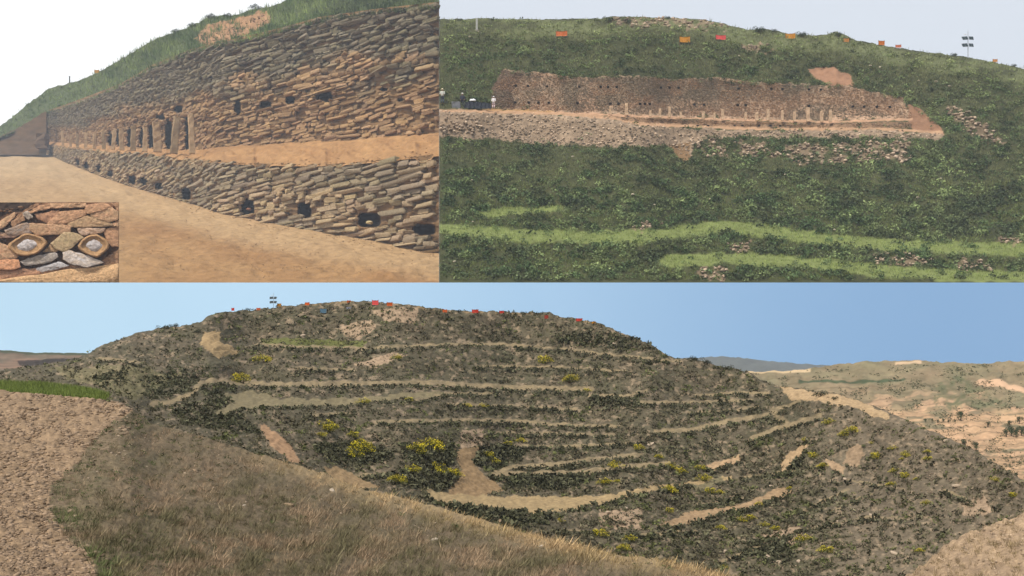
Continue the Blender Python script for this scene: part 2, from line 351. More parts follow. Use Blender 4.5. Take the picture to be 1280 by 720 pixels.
def hill_fol(px, py):
    n = fbm(px / 30, py / 16, 61, 3)[:, None]
    c = lin(84, 84, 60, KH) * (1 - n) + lin(100, 92, 72, KH) * n
    n3 = sstep(fbm(px / 18, py / 9, 71, 3), .56, .7)[:, None]
    c = c * (1 - n3 * .7) + lin(92, 98, 52, KH) * n3 * .7
    u = np.maximum(under(px, py) * .8, bushm(px, py))[:, None]; c = c * (1 - u * .8) + lin(74, 74, 54, KH) * u * .8  # darker shrubs below paths, riser shade put into leaf colour; bushm clumps truly dark
    return 1.15 * c * rng.uniform(.45, 1.6, (len(px), 1))
x, y = pick(125000, -120, 1400, 374, 745, hs_dens, 5)
D = hill.at(x, y); r_ = (.9 + 2.6 * rng.uniform(0, 1, len(x)) ** 2 + 1.0 * under(x, y) + 1.2 * bushm(x, y)) * (1 + .5 * sstep(y, 440, 640)) * D / FP
leaves('scrub', P(x, y, D), r_, hill_fol(x, y), M_leaf, 9, .5, .95, 11)
tag(bpy.data.objects['scrub'], 'dark low scrub covering the terraced hill', 'scrub', kind='stuff')
# stones lying among the scrub
x, y = pick(52000, -100, 1400, 376, 745, lambda x, y: (y > ridge(x) + .3) * (y < np.minimum(fg_edge(x), 745)) * (.04 + .85 * sstep(fbm(x / 9, y / 5, 19, 3), .57, .70)) * (hill_scrub(x, y) > .5), 6)
D = hill.at(x, y)
stones('loose_stones', P(x, y, D) + [0, 0, .15], rng.uniform(.4, 1.0, len(x)) * D / FP, lin(178, 154, 128, .75) * rng.uniform(.5, 1.15, (len(x), 1)), M_rock, .7, 12)
tag(bpy.data.objects['loose_stones'], 'pale loose stones and rubble strewn on the terraced hill', 'stones', kind='stuff')
# the young crop of the green strip
x, y = pick(30000, -150, 140, 470, 504, lambda x, y: area(x, y, GREEN, 1), 8); D = hill.at(x, y)
grass('crop_strip', P(x, y, D), np.full(len(x), .55), lin(122, 134, 66, KH) * rng.uniform(.7, 1.2, (len(x), 1)), M_grassf, 3, .06, .5, .6, 14)
tag(bpy.data.objects['crop_strip'], 'bright green strip of young crop beyond the ploughed field', 'grass', kind='stuff')

# far hills
def far_col(px, py):
    n = fbm(px / 26, py / 9, 101, 4)[..., None]
    c = lin(126, 122, 92, .8) * (1 - n) + lin(152, 130, 102, .8) * n
    tan = sstep(fbm(px / 24, py / 7, 111, 4), .52, .60) * sstep(py + (px - 1100) * .02, 476, 512)
    paint(c, tan * .9, lin(206, 168, 132, .8))
    low = sstep(py, 505, 520) * sstep(fbm(px / 30, py / 6, 121, 3), .3, .42); paint(c, low * .85, lin(202, 164, 126, .8))
    paint(c, sstep(np.sin(py * .8 + px * .03 + 6 * fbm(px / 60, py / 20, 16, 2)), .6, .95) * .45 * sstep(py, 462, 480), lin(110, 98, 74, .8))
    paint(c, sstep(np.sin(py * 1.1 + px * .02 + 3 * fbm(px / 40, py / 30, 6, 2)), .5, .95) * sstep(py, 550, 556) * .5, lin(120, 104, 78, .8))
    dk = area(px, py, [(1165, 480), (1200, 468), (1240, 490), (1260, 505), (1215, 512), (1170, 506)], 14); paint(c, dk * .6 * sstep(fbm(px / 7, py / 4, 9, 3), .35, .6), lin(96, 104, 72, .8))
    c *= (.72 + .56 * fbm(px / 5, py / 2.5, 12, 4)[..., None])
    paint(c, line(px, py, [(930, 466), (980, 463), (1012, 463)], 1.5), lin(206, 180, 140, .8))
    paint(c, line(px, py, [(1120, 455), (1150, 453)], 1.3), lin(210, 180, 144, .8))
    paint(c, line(px, py, [(1130, 475), (1090, 477), (1000, 477)], 1), lin(84, 92, 66, .8))
    paint(c, line(px, py, [(1225, 478), (1255, 480), (1290, 492)], 3.5), lin(214, 176, 140, .8))
    return c
far = Sheet(900, 1560, 2.2, curve([(900, 560), (1280, 640), (1560, 650)]), curve([(900, 470), (930, 466), (1000, 462), (1050, 456), (1090, 452), (1150, 451), (1200, 454), (1250, 453), (1280, 451), (1560, 445)]), 150,
            curve([(900, 255), (1560, 255)]), curve([(900, 480), (1560, 480)]), lambda x, y: 1 + 0 * x, 1)
tag(far.build('far_hills', M_far, far_col, bump=7, bscale=14), 'dry pale hills across the valley', kind='structure')
x, y = pick(26000, 930, 1480, 456, 600, lambda x, y: (y > far.top(x) + 2) * sstep(fbm(x / 14, y / 6, 131, 3), .45, .62) * .8, 9)
D = far.at(x, y)
leaves('distant_scrub', P(x, y, D), rng.uniform(.6, 1.7, len(x)) * D / FP, lin(88, 92, 64, .8) * rng.uniform(.7, 1.3, (len(x), 1)), M_leaf, 8, .5, .8, 15)
tag(bpy.data.objects['distant_scrub'], 'dark scrub dotted over the far hills', 'scrub', kind='stuff')
fl = Sheet(-300, 190, 2.5, curve([(-300, 500), (190, 500)]), curve([(-300, 432), (0, 437.5), (30, 440), (100, 441.5), (190, 445)]), 60, curve([(-300, 300), (190, 300)]), curve([(-300, 700), (190, 700)]), lambda x, y: 1 + 0 * x, 1)
def fl_col(px, py):
    n = fbm(px / 20, py / 6, 141, 4)[..., None]; c = lin(104, 100, 84, .8) * (1 - n) + lin(150, 118, 96, .8) * n
    paint(c, sstep(441.5 - py + (px) * .03, -1, 1), lin(78, 84, 62, .8)); return c
tag(fl.build('far_slope', M_far, fl_col, bump=4, bscale=12), 'low brown hill on the left horizon', kind='structure')
br = Sheet(760, 1500, 3, curve([(760, 475), (1500, 475)]), curve([(760, 447), (845, 448), (880, 446.5), (905, 445), (925, 447), (940, 449), (980, 453), (1040, 457.5), (1070, 459), (1500, 462)]), 40, curve([(760, 3000), (1500, 3000)]), curve([(760, 3500), (1500, 3500)]), lambda x, y: 1 + 0 * x, 1)
tag(br.build('mountain_ridge', M_far, lambda px, py: lin(96, 98, 88, .7) * (.8 + .5 * fbm(px / 10, py / 4, 7, 3)[..., None]), bump=3), 'blue mountain ridge at the horizon', kind='structure')

# ------------------------------------------------------------------ foreground: field corner, dry grass slope, right bank
TRACK = [(-200, 470), (0, 488), (60, 494), (110, 498), (150, 503), (168, 513), (140, 530), (118, 555), (88, 580), (68, 605), (62, 640), (82, 668), (108, 695), (128, 722), (140, 760), (-200, 760)]
track_r = curve([(480, 160), (503, 158), (513, 168), (530, 140), (555, 118), (580, 88), (605, 68), (640, 62), (668, 82), (695, 108), (722, 128), (790, 150)])
class Fore(Sheet):
    pass
fg = Sheet(-160, 960, 1.6, curve([(-200, 760), (960, 760)]), fg_edge, 300, curve([(-160, 6.0), (0, 6.2), (125, 6.7), (300, 8.6), (500, 12.5), (700, 20), (900, 34), (960, 40)]),
           curve([(-160, 56), (0, 56), (165, 33), (330, 38), (540, 45), (700, 42), (900, 40.5), (960, 41)]), lambda x, y: 1 + 0 * x, 1)
bt = (fg.PY - 760) / (fg.top(fg.x)[:, None] - 760)
fg.D = 1 / (1 / fg.D[:, :1] * (1 - bt) + 1 / fg.D[:, -1:] * bt)
def trk(px, py): return (px + (fbm(px / 16, py / 16, 151, 3) - .5) * 26 < track_r(py)).astype(float) * 1.0
def fg_col(px, py):
    n = fbm(px / 40, py / 24, 161, 4)[..., None]; n2 = fbm(px / 5, py / 4, 171, 3)[..., None]
    c = lin(138, 118, 94, .68) * (1 - n) + lin(112, 104, 78, .68) * n; c *= (.7 + .6 * n2)
    pale = sstep(fg_edge(px) + 26 - py, 0, 26) * sstep(px, 250, 420); paint(c, pale * .55, lin(184, 158, 116, .8))
    t = trk(px, py); s = lin(172, 144, 112, .60) * (.55 + .9 * n2) * (.8 + .4 * fbm(px / 26, py / 12, 5, 3)[..., None]) ; paint(c, t * .95, np.array([0, 0, 0])); c += s * (t * .95)[..., None]
    return c
o = fg.build('field_corner', mat('ploughed earth', amp=.35, scale=6, bump=.8, dist=.08), fg_col, bump=6, bscale=9)
tag(o, 'ploughed tan field corner falling off into a dry grass slope', kind='structure')
# clods and pebbles on the field
x, y = pick(60000, -60, 190, 490, 745, lambda x, y: (y > fg_edge(x)) * trk(x, y) * (.25 + .75 * sstep(fbm(x / 12, y / 7, 181, 3), .35, .6)) * .6, 11)
D = fg.at(x, y)
stones('clods', P(x, y, D), rng.uniform(.3, 1.6, len(x)) ** 2 * D / FP * 1.3, lin(178, 152, 124, .60) * rng.uniform(.5, 1.25, (len(x), 1)), M_rock, .7, 21)
tag(bpy.data.objects['clods'], 'pebbles and clods of earth on the ploughed field corner', 'stones', kind='stuff')
x, y = pick(2600, 40, 330, 505, 720, lambda x, y: (y > fg_edge(x) + 2) * (np.abs(x - track_r(y) - 4 - 8 * fbm(x / 9, y / 9, 2, 2)) < 22) * sstep(fbm(x / 14, y / 14, 33, 2), .35, .6) * .8, 12)
D = fg.at(x, y)
stones('field_edge_rubble', P(x, y, D), rng.uniform(1.0, 5.0, len(x)) * D / FP, lin(164, 142, 116, .7) * rng.uniform(.35, 1.15, (len(x), 1)), M_rock, .6, 22)
tag(bpy.data.objects['field_edge_rubble'], 'broken stones along the edge of the field', 'stones', kind='stuff')
# dry grass of the slope
def slope(x, y): return (y > fg_edge(x) + .5) * (1 - trk(x, y)) * (x > track_r(y) - 12)
x, y = pick(150000, 40, 950, 512, 758, lambda x, y: slope(x, y) * (.12 + .8 * sstep(fbm(x / 13, y / 8, 3, 3), .38, .6)), 13)
D = fg.at(x, y)
grn = sstep(60 - (x - track_r(y)), 0, 60) * sstep(fbm(x / 30, y / 26, 43, 3), .42, .58) * sstep(y, 560, 610)
tone = sstep(fbm(x / 44 + y / 60, y / 20, 53, 3), .36, .62)[:, None]
cg = lin(150, 128, 102, .7) * (1 - tone) + lin(104, 98, 72, .7) * tone
pal = (sstep(fg_edge(x) + 30 - y, 0, 30) * sstep(x, 260, 420))[:, None]; cg = cg * (1 - pal * .6) + lin(186, 158, 112, .8) * pal * .6
cg = cg * (1 - grn[:, None] * .85) + lin(86, 98, 56, .8) * grn[:, None] * .85
cg *= 1.35 * rng.uniform(.6, 1.4, (len(x), 1))
hg = rng.uniform(0, 1, len(x)) ** 2 * 8 + 2; hg = hg * D / FP * (.55 + .6 * sstep(y, 560, 700)) * (.6 + .8 * fbm(x / 26, y / 18, 63, 3))
grass('dry_grass', P(x, y, D), hg, cg, M_grassf, 4, .05, 1.1, 1.0, 23, wind=(.15, 0))
tag(bpy.data.objects['dry_grass'], 'brownish dry grass covering the near slope', 'grass', kind='stuff')
x, y = pick(2200, 60, 900, 520, 740, lambda x, y: slope(x, y) * (.5 + 2.4 * sstep(130 - (x - track_r(y)), 0, 60)) * sstep(fbm(x / 36, y / 22, 73, 3), .55, .66) * .8, 14)
D = fg.at(x, y)
x2, y2 = pick(9000, 60, 900, 510, 745, lambda x, y: slope(x, y) * (.15 + .85 * sstep(fbm(x / 22, y / 13, 83, 3), .46, .58)), 19)
g2 = sstep(150 - (x2 - track_r(y2)), -60, 90)[:, None]
D2 = fg.at(x2, y2)
leaves('slope_tufts', P(x2, y2, D2), rng.uniform(1.2, 4.6, len(x2)) * D2 / FP, (lin(118, 108, 82, .75) * (1 - g2) + lin(84, 94, 54, .8) * g2) * rng.uniform(.5, 1.4, (len(x2), 1)), M_leaf, 22, .22, .8, 28)
tag(bpy.data.objects['slope_tufts'], 'grey green tufts and dead herbs mixed in the dry grass of the near slope', 'weeds', kind='stuff')
x2, y2 = pick(2600, 100, 900, 510, 745, lambda x, y: slope(x, y) * (.10 + 1.2 * sstep(120 - (x - track_r(y)), 0, 100) * sstep(620 - y, 0, 60) + .5 * sstep(fg_edge(x) + 12 - y, 0, 10) * (x > 560)), 20)
D2 = fg.at(x2, y2)
stones('slope_stones', P(x2, y2, D2), rng.uniform(.5, 2.3, len(x2)) * D2 / FP, lin(178, 158, 134, .8) * rng.uniform(.45, 1.15, (len(x2), 1)), M_rock, .7, 29)
tag(bpy.data.objects['slope_stones'], 'small stones scattered over the near slope', 'stones', kind='stuff')
leaves('slope_weeds', P(x, y, D), rng.uniform(3, 7, len(x)) * D / FP, lin(84, 94, 56, .75) * rng.uniform(.5, 1.3, (len(x), 1)), M_leaf, 40, .16, .7, 24)
tag(bpy.data.objects['slope_weeds'], 'dark weeds growing in the dry grass of the near slope', 'weeds', kind='stuff')

bank_top = curve([(1090, 745), (1130, 722), (1160, 702), (1180, 682), (1205, 668), (1230, 660), (1280, 641), (1420, 610)])
bank = Sheet(1100, 1420, 1.6, curve([(1100, 790), (1420, 790)]), bank_top, 90, curve([(1100, 16), (1420, 11)]), curve([(1100, 26), (1420, 30)]), lambda x, y: 1 + 0 * x, 1)
def bank_col(px, py):
    n = fbm(px / 12, py / 9, 191, 4)[..., None]; return (lin(150, 128, 104, .8) * (1 - n) + lin(190, 162, 128, .8) * n) * (.75 + .5 * fbm(px / 4, py / 4, 8, 2)[..., None])
tag(bank.build('near_bank', mat('bank earth', amp=.3, scale=5, bump=.8, dist=.1), bank_col, bump=9, bscale=8), 'pale stony bank in the lower right corner', kind='structure')
x, y = pick(4200, 1110, 1400, 620, 740, lambda x, y: (y > bank_top(x) + 1) * (.3 + .6 * sstep(fbm(x / 14, y / 10, 4, 3), .45, .6)), 15)
D = bank.at(x, y)
stones('bank_rubble', P(x, y, D), rng.uniform(.6, 2.6, len(x)) * D / FP, lin(190, 166, 138, .8) * rng.uniform(.4, 1.15, (len(x), 1)), M_rock, .5, 25)
tag(bpy.data.objects['bank_rubble'], 'flat broken stones on the near right bank', 'stones', kind='stuff')
x, y = pick(9000, 1110, 1400, 615, 740, lambda x, y: (y > bank_top(x) + 1) * sstep(fbm(x / 10, y / 8, 14, 3), .45, .65), 16)
D = bank.at(x, y)
grass('bank_grass', P(x, y, D), rng.uniform(3, 7, len(x)) * D / FP, lin(150, 132, 98, .8) * rng.uniform(.6, 1.2, (len(x), 1)), M_grassf, 4, .05, .6, .6, 26)
tag(bpy.data.objects['bank_grass'], 'short dry grass on the near right bank', 'grass', kind='stuff')

# ---- yellow flowering shrubs, each a thing with foliage and stem
def shrub_proto(name, colr, label, cat, group, seed, n=150, flower=None, leafk=.13):
    t = thing(name, (0, 0, 0), label, cat, group)
    r = np.random.default_rng(seed); k = 12
    pts = np.stack([r.normal(0, .5, k), r.normal(0, .4, k), r.uniform(-.05, .5, k)], -1); rad = r.uniform(.25, .5, k)
    cols = colr * r.uniform(.6, 1.25, (k, 1))
    leaves('foliage', pts, rad, cols, M_leaf, n // 3, leafk * 1.25, .85, seed, t)
    if flower is not None: leaves('blossom', pts + [0, -.08, .16], rad * 1.05, flower * r.uniform(.65, 1.15, (k, 1)), M_leaf, n // 3, leafk * .8, .8, seed + 1, t, low=-.1)
    bm = bmesh.new()
    for a in range(5): bm_cyl(bm, (0, 0, -.25), (math.cos(a * 1.3) * .35, math.sin(a * 1.3) * .3, .4), .05, .02, 6)
    from_bm('stem', bm, mat('twigs', base=lin(92, 78, 60, .7)), t)
    return t
YS = [('high on the left flank below the skyline', [(331, 453, 11), (303, 478, 12)]),
      ('on the second terrace from the top', [(497, 449, 7), (683, 454, 10), (713, 478, 12)]),
      ('along the middle terraces', [(455, 505, 9), (511, 502, 6), (585, 509, 6), (603, 509, 6), (735, 490, 5)]),
      ('on the terrace left of the sandy saddle', [(410, 539, 16), (440, 547, 8), (400, 546, 7), (452, 553, 6)]),
      ('in the large clumps above the ochre field', [(437, 571, 13), (455, 567, 16), (520, 567, 14), (540, 563, 18), (493, 604, 12), (515, 591, 12), (545, 591, 14), (570, 597, 11)]),
      ('right of the sandy saddle', [(607, 571, 8), (618, 580, 9), (634, 557, 6), (652, 553, 7)]),
      ('between the two narrow sand paths', [(768, 585, 10), (800, 562, 7), (822, 573, 6)]),
      ('around the right end of the ochre field', [(755, 605, 9), (770, 604, 5), (838, 585, 8), (852, 592, 8), (880, 601, 10), (873, 587, 7), (837, 616, 11), (885, 617, 8), (900, 617, 6)]),
      ('in the gully under the ochre field', [(752, 671, 10), (787, 676, 9), (777, 688, 9), (835, 641, 7), (700, 652, 5)]),
      ('on the right spur beside the lower sand field', [(948, 632, 6), (928, 652, 7), (940, 649, 6), (955, 658, 7), (968, 663, 6), (902, 662, 7)]),
      ('below the sandy loop on the right shoulder', [(1067, 541, 10), (1053, 546, 7), (1035, 530, 8), (1007, 552, 6), (1018, 572, 7), (1028, 585, 8), (988, 612, 5)]),
      ('scattered on the long right flank', [(1097, 573, 8), (1090, 555, 4), (1116, 562, 6), (1133, 571, 8), (1128, 575, 4), (1160, 566, 5), (1158, 576, 6), (1117, 592, 7), (1133, 597, 7), (1145, 600, 4), (1113, 608, 7), (1157, 630, 6), (1246, 602, 7), (1268, 621, 6)]),
      ('at the foot of the right flank near the rubble', [(1005, 676, 10), (1030, 692, 10), (1150, 690, 6), (903, 710, 5)])]
ORD = ['leftmost', 'second from left', 'third from left', 'fourth from left', 'fifth from left', 'sixth from left', 'seventh from left', 'eighth from left', 'ninth from left', 'tenth from left', 'eleventh from left', 'twelfth from left', 'thirteenth from left', 'fourteenth from left', 'fifteenth from left', 'sixteenth from left', 'seventeenth from left', 'eighteenth from left', 'nineteenth from left', 'twentieth from left', 'twenty-first from left', 'twenty-second from left']
proto = [shrub_proto('yellow_shrub', lin(96, 98, 40, .8), 'x', 'shrub', 'yellow blooming shrubs on the terraced hill', s_, flower=lin(216, 196, 50, 1.0)) for s_ in (41, 42, 43)]
used = set(); q = 0
for place, lst in YS:
    for i, (a, b, r0) in enumerate(sorted(lst)):
        loc = hill.P(a, b); D = float(hill.at(np.array(float(a)), np.array(float(b)))); s_ = r0 * D / FP * 1.0
        lab = 'yellow blooming shrub %s, %s' % (place, ORD[i]); k = q % 3; q += 1
        if k not in used:
            p = proto[k]; used.add(k); p.location = tuple(loc); p.scale = (s_ * 1.1, s_, s_ * 1.05); p['label'] = lab
        else:
            c_ = copy_thing(proto[k], loc, lab, s_, q * 1.7, 1.0); c_.scale = (s_ * 1.1, s_, s_ * 1.05); c_.rotation_euler.z = [0, 3.14, .3, 2.8][q % 4]

# ---- individual boulders
def rock_mesh(name, seed, sub=2):
    bm = bmesh.new(); bmesh.ops.create_icosphere(bm, subdivisions=sub, radius=1)
    r = np.random.default_rng(seed); d = r.normal(size=(7, 3)); d /= np.linalg.norm(d, axis=1)[:, None]; h = r.uniform(.55, .9, 7)
    for v in bm.verts:
        p = np.array(v.co)
        for dd, hh in zip(d, h):
            e = p @ dd
            if e > hh: p = p - dd * (e - hh)
        p = p * (1 + .09 * math.sin(p[0] * 7 + seed) * math.cos(p[1] * 6 + p[2] * 5))
        v.co = Vector(p * (1.25, .9, .62))
    me = bpy.data.meshes.new(name); bm.to_mesh(me); bm.free(); return me
RM = {}
def boulder(px, py, r0, D, label, colr=(196, 178, 152), group='pale boulders on the slopes', seed=0, sx_=1.0):
    key = (seed % 4, colr)
    if key not in RM:
        me = rock_mesh('boulder', 90 + seed % 4); me.materials.append(mat('boulder %d %d %d' % colr, base=lin(*colr, .8), amp=.3, scale=2.5, bump=.5)); RM[key] = me
    o = bpy.data.objects.new('boulder', RM[key]); COL.objects.link(o); s_ = r0 * D / FP * .62
    o.location = tuple(P(px, py, D) + np.array([0, 0, s_ * .15])); o.scale = (s_ * sx_, s_, s_); o.rotation_euler = (.1, .15 * (seed % 5 - 2), seed * 1.3)
    return tag(o, label, 'boulder', group)
for i, (a, b, r0, l) in enumerate([(324, 652, 5, 'flat pale rock in the dry grass near the left'), (305, 632, 3.5, 'small white rock above the flat pale rock in the dry grass'), (361, 632, 9, 'large brown upright rock standing on the near grass slope'), (365, 622, 3, 'small pale rock atop the large brown rock on the near slope'),
                               (415, 614, 6, 'long white slab lying under the sand patch on the near slope'), (541, 676, 7, 'long white slab in the middle of the near grass slope'), (468, 717, 9, 'pale rock cut by the lower edge of the near slope'), (267, 611, 5, 'white rock in the dark weeds, upper one on the near slope'), (290, 634, 3.5, 'white rock at the lower end of the dark weeds'), (243, 588, 4, 'pale stone below the field corner'),
                               (676, 683, 3.5, 'small white stone by the lower right edge of the near slope'), (625, 651, 4, 'pinkish stone on the brink of the near slope')]):
    boulder(a, b, r0, float(fg.at(np.array(float(a)), np.array(float(b)))), l, (190, 174, 152) if 'white' in l else (164, 140, 112), 'rocks lying on the near grass slope', i, 1.25)
for i, (a, b, r0, l) in enumerate([(814, 556, 7, 'pale rock outcrop between two yellow shrubs in mid hill'), (1056, 599, 4.5, 'white block below the sand patch on the right flank'), (1196, 608, 7, 'angular pale rock above the rubble scar at right'), (1182, 551, 5, 'white stone on the upper right flank'), (1089, 644, 4, 'white stone beside the dark low wall on the right flank'), (962, 608, 4, 'pale stone at the tip of the lower sand field'),
                               (961, 697, 8, 'white splintered slab at the bottom between the spurs'), (975, 703, 6, 'white stone just right of the splintered slab'), (998, 702, 5.5, 'upright pale stone at the bottom of the gully'), (1118, 692, 7, 'grey slab left of the near bank'), (1046, 652, 3, 'white stone in the middle of the right flank'), (907, 690, 6, 'pinkish rock beside the lowest path'), (760, 641, 5, 'pale rock on the left of the rubble below the ochre field'), (782, 636, 6, 'pale rock on the right of the rubble below the ochre field'), (768, 430, 4, 'whitish rock below the skyline wall on the summit side'), (378, 420, 5, 'pale rock near the green patch on the upper hill')]):
    boulder(a, b, r0, float(hill.at(np.array(float(a)), np.array(float(b)))), l, (184, 164, 140), 'pale rocks on the terraced hill', i, 1.1)

# ---- marker banners (orange and red cloths on two posts)
def banner_proto(name, colr, label, cat, group, wave=1):
    t = thing(name, (0, 0, 0), label, cat, group)
    n = 14; X, Z = np.meshgrid(np.linspace(-1, 1, n), np.linspace(0, 1, 8), indexing='ij')
    Yv = .10 * np.sin(X * 4.1 + Z * 2) * (1 - X * X) + .02; Zz = .22 + Z * .95 - .10 * (1 - X * X) * (.4 + .6 * np.sin(X * 3) ** 2)
    Vf = np.stack([X, Yv, Zz], -1).reshape(-1, 3); Vb = Vf + [0, .03, 0]; I = np.arange(n * 8).reshape(n, 8); m_ = n * 8
    F = np.stack([I[:-1, :-1], I[1:, :-1], I[1:, 1:], I[:-1, 1:]], -1).reshape(-1, 4)
    rim = np.concatenate([I[:, 0], I[-1, 1:], I[-2::-1, -1], I[0, -2:0:-1]]); k2 = np.roll(rim, -1)
    F = np.concatenate([F, F[:, ::-1] + m_, np.stack([rim, k2, k2 + m_, rim + m_], -1)])
    qmesh('cloth', np.concatenate([Vf, Vb]), F, mat('banner %d %d %d' % colr, base=lin(*colr, .8), amp=.12, scale=3), None, t, smooth=True)
    for s_ in (-1, 1):
        bm = bmesh.new(); bm_cyl(bm, (s_, 0.05, -.4), (s_, .05, 1.3), .04, .03, 8); from_bm('post', bm, mat('weathered wood', base=lin(120, 100, 80, .7)), t)
    return t
BP = {}
def banner(px, py, D, wpx, hpx, colr, label, group, rot=0.0):
    k = colr
    loc = P(px, py, D); s_ = wpx / 2 * D / FP; sz_ = hpx / 1.1 * D / FP
    if k not in BP: BP[k] = banner_proto('banner', colr, label, 'banner', group); t = BP[k]
    else: t = copy_thing(BP[k], loc, label); t['group'] = group
    t.location = tuple(loc); t.scale = (s_, s_, sz_); t.rotation_euler.z = rot
    return t
OR, RD, PK, BL, YL = (206, 96, 44), (196, 62, 48), (228, 88, 84), (92, 122, 140), (206, 140, 48)
for i, (a, b, w_, h_, c_, l) in enumerate([(291, 389, 4, 4, RD, 'small dark red banner at the left end of the summit skyline'), (323, 388, 5, 3, OR, 'small orange banner left of the solar mast on the summit'), (349, 384, 5, 4.5, YL, 'yellow-orange banner just right of the solar mast on the summit'), (384, 382, 6, 4, OR, 'orange banner on the skyline, second right of the solar mast'),
        (404, 392, 8, 6, BL, 'blue-grey cloth hung below the skyline of the summit'), (436, 379, 4.5, 3.5, OR, 'orange banner left of the big pink banner on the summit'), (436, 387, 7, 3.5, (132, 132, 140), 'grey cloth hung left of the big pink banner'), (469, 382, 8, 6.5, PK, 'big pink-red banner at the highest point of the summit'), (487, 383, 7, 5, OR, 'orange banner just right of the big pink banner on the summit'),
        (556, 391, 6, 4, OR, 'orange banner in the middle of the flat summit line'), (594, 392, 8, 5, RD, 'red banner in the middle of the flat summit line'), (627, 392, 6, 3.5, RD, 'small red banner right of the middle of the summit line'), (683, 399, 5, 5, (150, 60, 44), 'dark red banner beside the dark bushes on the summit'), (724, 402, 8, 4, RD, 'red banner at the right end of the summit line'), (742, 405, 5, 3, YL, 'small yellow banner last on the right of the summit')]):
    banner(a, b, float(hill.at(np.array(float(a)), np.array(float(b)))), w_, h_, c_, l, 'banners along the summit of the terraced hill', .2 * ((i % 3) - 1))

# ---- solar mast
def solar_mast(loc, s_, label):
    t = thing('solar_mast', loc, label, 'solar mast', 'solar panel masts on hilltops', s_)
    steel = mat('galvanised steel', base=lin(176, 178, 182, .8), rough=.5, amp=.08, metal=.3, spec=.4)
    bm = bmesh.new(); bm_cyl(bm, (0, 0, -.6), (0, 0, 5.4), .085, .05, 12); from_bm('pole', bm, steel, t)
    bm = bmesh.new(); bm_cyl(bm, (0, 0, 5.4), (0, 0, 6.0), .03, .012, 8); from_bm('lightning_rod', bm, steel, t)
    bm = bmesh.new(); bm_cyl(bm, (0, 0, 4.75), (-.55, 0, 4.85), .03, .03, 8); bm_box(bm, (-.62, -.02, 4.8), (.3, .2, .22), None, .04); from_bm('camera_box', bm, mat('white enamel', base=(.75, .76, .78), amp=.05, rough=.5), t)
    for zc in (3.95, 2.45):
        bm = bmesh.new(); bm_cyl(bm, (-1.3, .05, zc), (1.2, .05, zc), .035, .035, 8); from_bm('bracket', bm, steel, t)
        for sx_, wd in ((-.72, 1.25), (.62, .95)):
            rot = Matrix.Rotation(R(-28), 3, 'X') @ Matrix.Rotation(R(8 * sx_), 3, 'Y')
            bm = bmesh.new(); bm_box(bm, (sx_, -.12, zc), (wd, .06, .98), rot, .01); pn = from_bm('solar_panel', bm, mat('panel frame', base=lin(150, 156, 160, .8), amp=.05), t)
            for a in range(2):
                bm = bmesh.new(); off = rot @ Vector(((a - .5) * wd * .48, -.042, 0)); bm_box(bm, Vector((sx_, -.12, zc)) + off, (wd * .43, .02, .86), rot)
                from_bm('cell_field', bm, mat('photovoltaic cells', base=lin(44, 58, 62, .8), rough=.6, amp=.1, spec=.15), pn)
    return t
D = float(hill.at(np.array(342.), np.array(386.))); solar_mast(P(342, 386.5, D), 21.5 / 6.0 * D / FP, 'tall pole with four solar panels on the summit of the wide terraced hill')

# ---- valley trees at the right edge
def tree_proto(name, colr, label, cat, group, seed, tall=1.0):
    t = thing(name, (0, 0, 0), label, cat, group); r = np.random.default_rng(seed); k = 16
    bm = bmesh.new(); bm_cyl(bm, (0, 0, -.2), (0.03, 0, .75 * tall), .07, .035, 8)
    for a in range(6):
        an = a * 1.05; bm_cyl(bm, (0, 0, .3 * tall + a * .06), (.35 * math.cos(an), .35 * math.sin(an), (.55 + a * .07) * tall), .03, .012, 6)
    from_bm('trunk', bm, mat('bark', base=lin(96, 80, 62, .6)), t)
    pts = np.stack([r.normal(0, .24, k), r.normal(0, .24, k), r.uniform(.35, 1.05, k) * tall], -1)
    leaves('crown', pts, r.uniform(.16, .30, k), colr * r.uniform(.7, 1.25, (k, 1)), M_leaf, 60, .2, 1, seed, t, low=-1)
    return t
tp = tree_proto('tree', lin(70, 84, 54, .8), 'x', 'tree', 'trees in the far valley', 3); first = True
TL = [(1258, 547, 9, 'in the dark grove at the right edge'), (1264, 545, 10, 'in the dark grove at the right edge'), (1270, 547, 9, 'in the dark grove at the right edge'), (1277, 546, 11, 'in the dark grove at the right edge'), (1262, 534, 7, 'above the dark grove at the right edge'), (1274, 530, 8, 'above the dark grove at the right edge'),
      (1157, 528, 4, 'in the row of small trees on the pale field'), (1165, 528, 4, 'in the row of small trees on the pale field'), (1172, 529, 4, 'in the row of small trees on the pale field'), (1179, 528, 4, 'in the row of small trees on the pale field'), (1186, 529, 4, 'in the row of small trees on the pale field'), (1194, 529, 4, 'in the row of small trees on the pale field'),
      (1201, 525, 9, 'standing apart on the pale field'), (1235, 534, 6, 'beside the gap on the pale field'),
      (1206, 562, 11, 'at the foot of the right flank'), (1220, 563, 9, 'at the foot of the right flank'), (1252, 595, 8, 'low down beside the right flank'), (1262, 598, 9, 'low down beside the right flank'), (1270, 599, 7, 'low down beside the right flank')]
cnt = {}
for a, b, h_, pl in TL:
    i = cnt.get(pl, 0); cnt[pl] = i + 1; D = float(far.at(np.array(float(a)), np.array(float(b)))); loc = P(a, b, D); s_ = h_ * D / FP
    lab = 'dark green tree %s%s' % (pl, ', ' + ORD[i] if sum(1 for z in TL if z[3] == pl) > 1 else '')
    if first: tp.location = tuple(loc); tp.scale = (s_,) * 3; tp['label'] = lab; first = False
    else: copy_thing(tp, loc, lab, s_, a, 1.0)
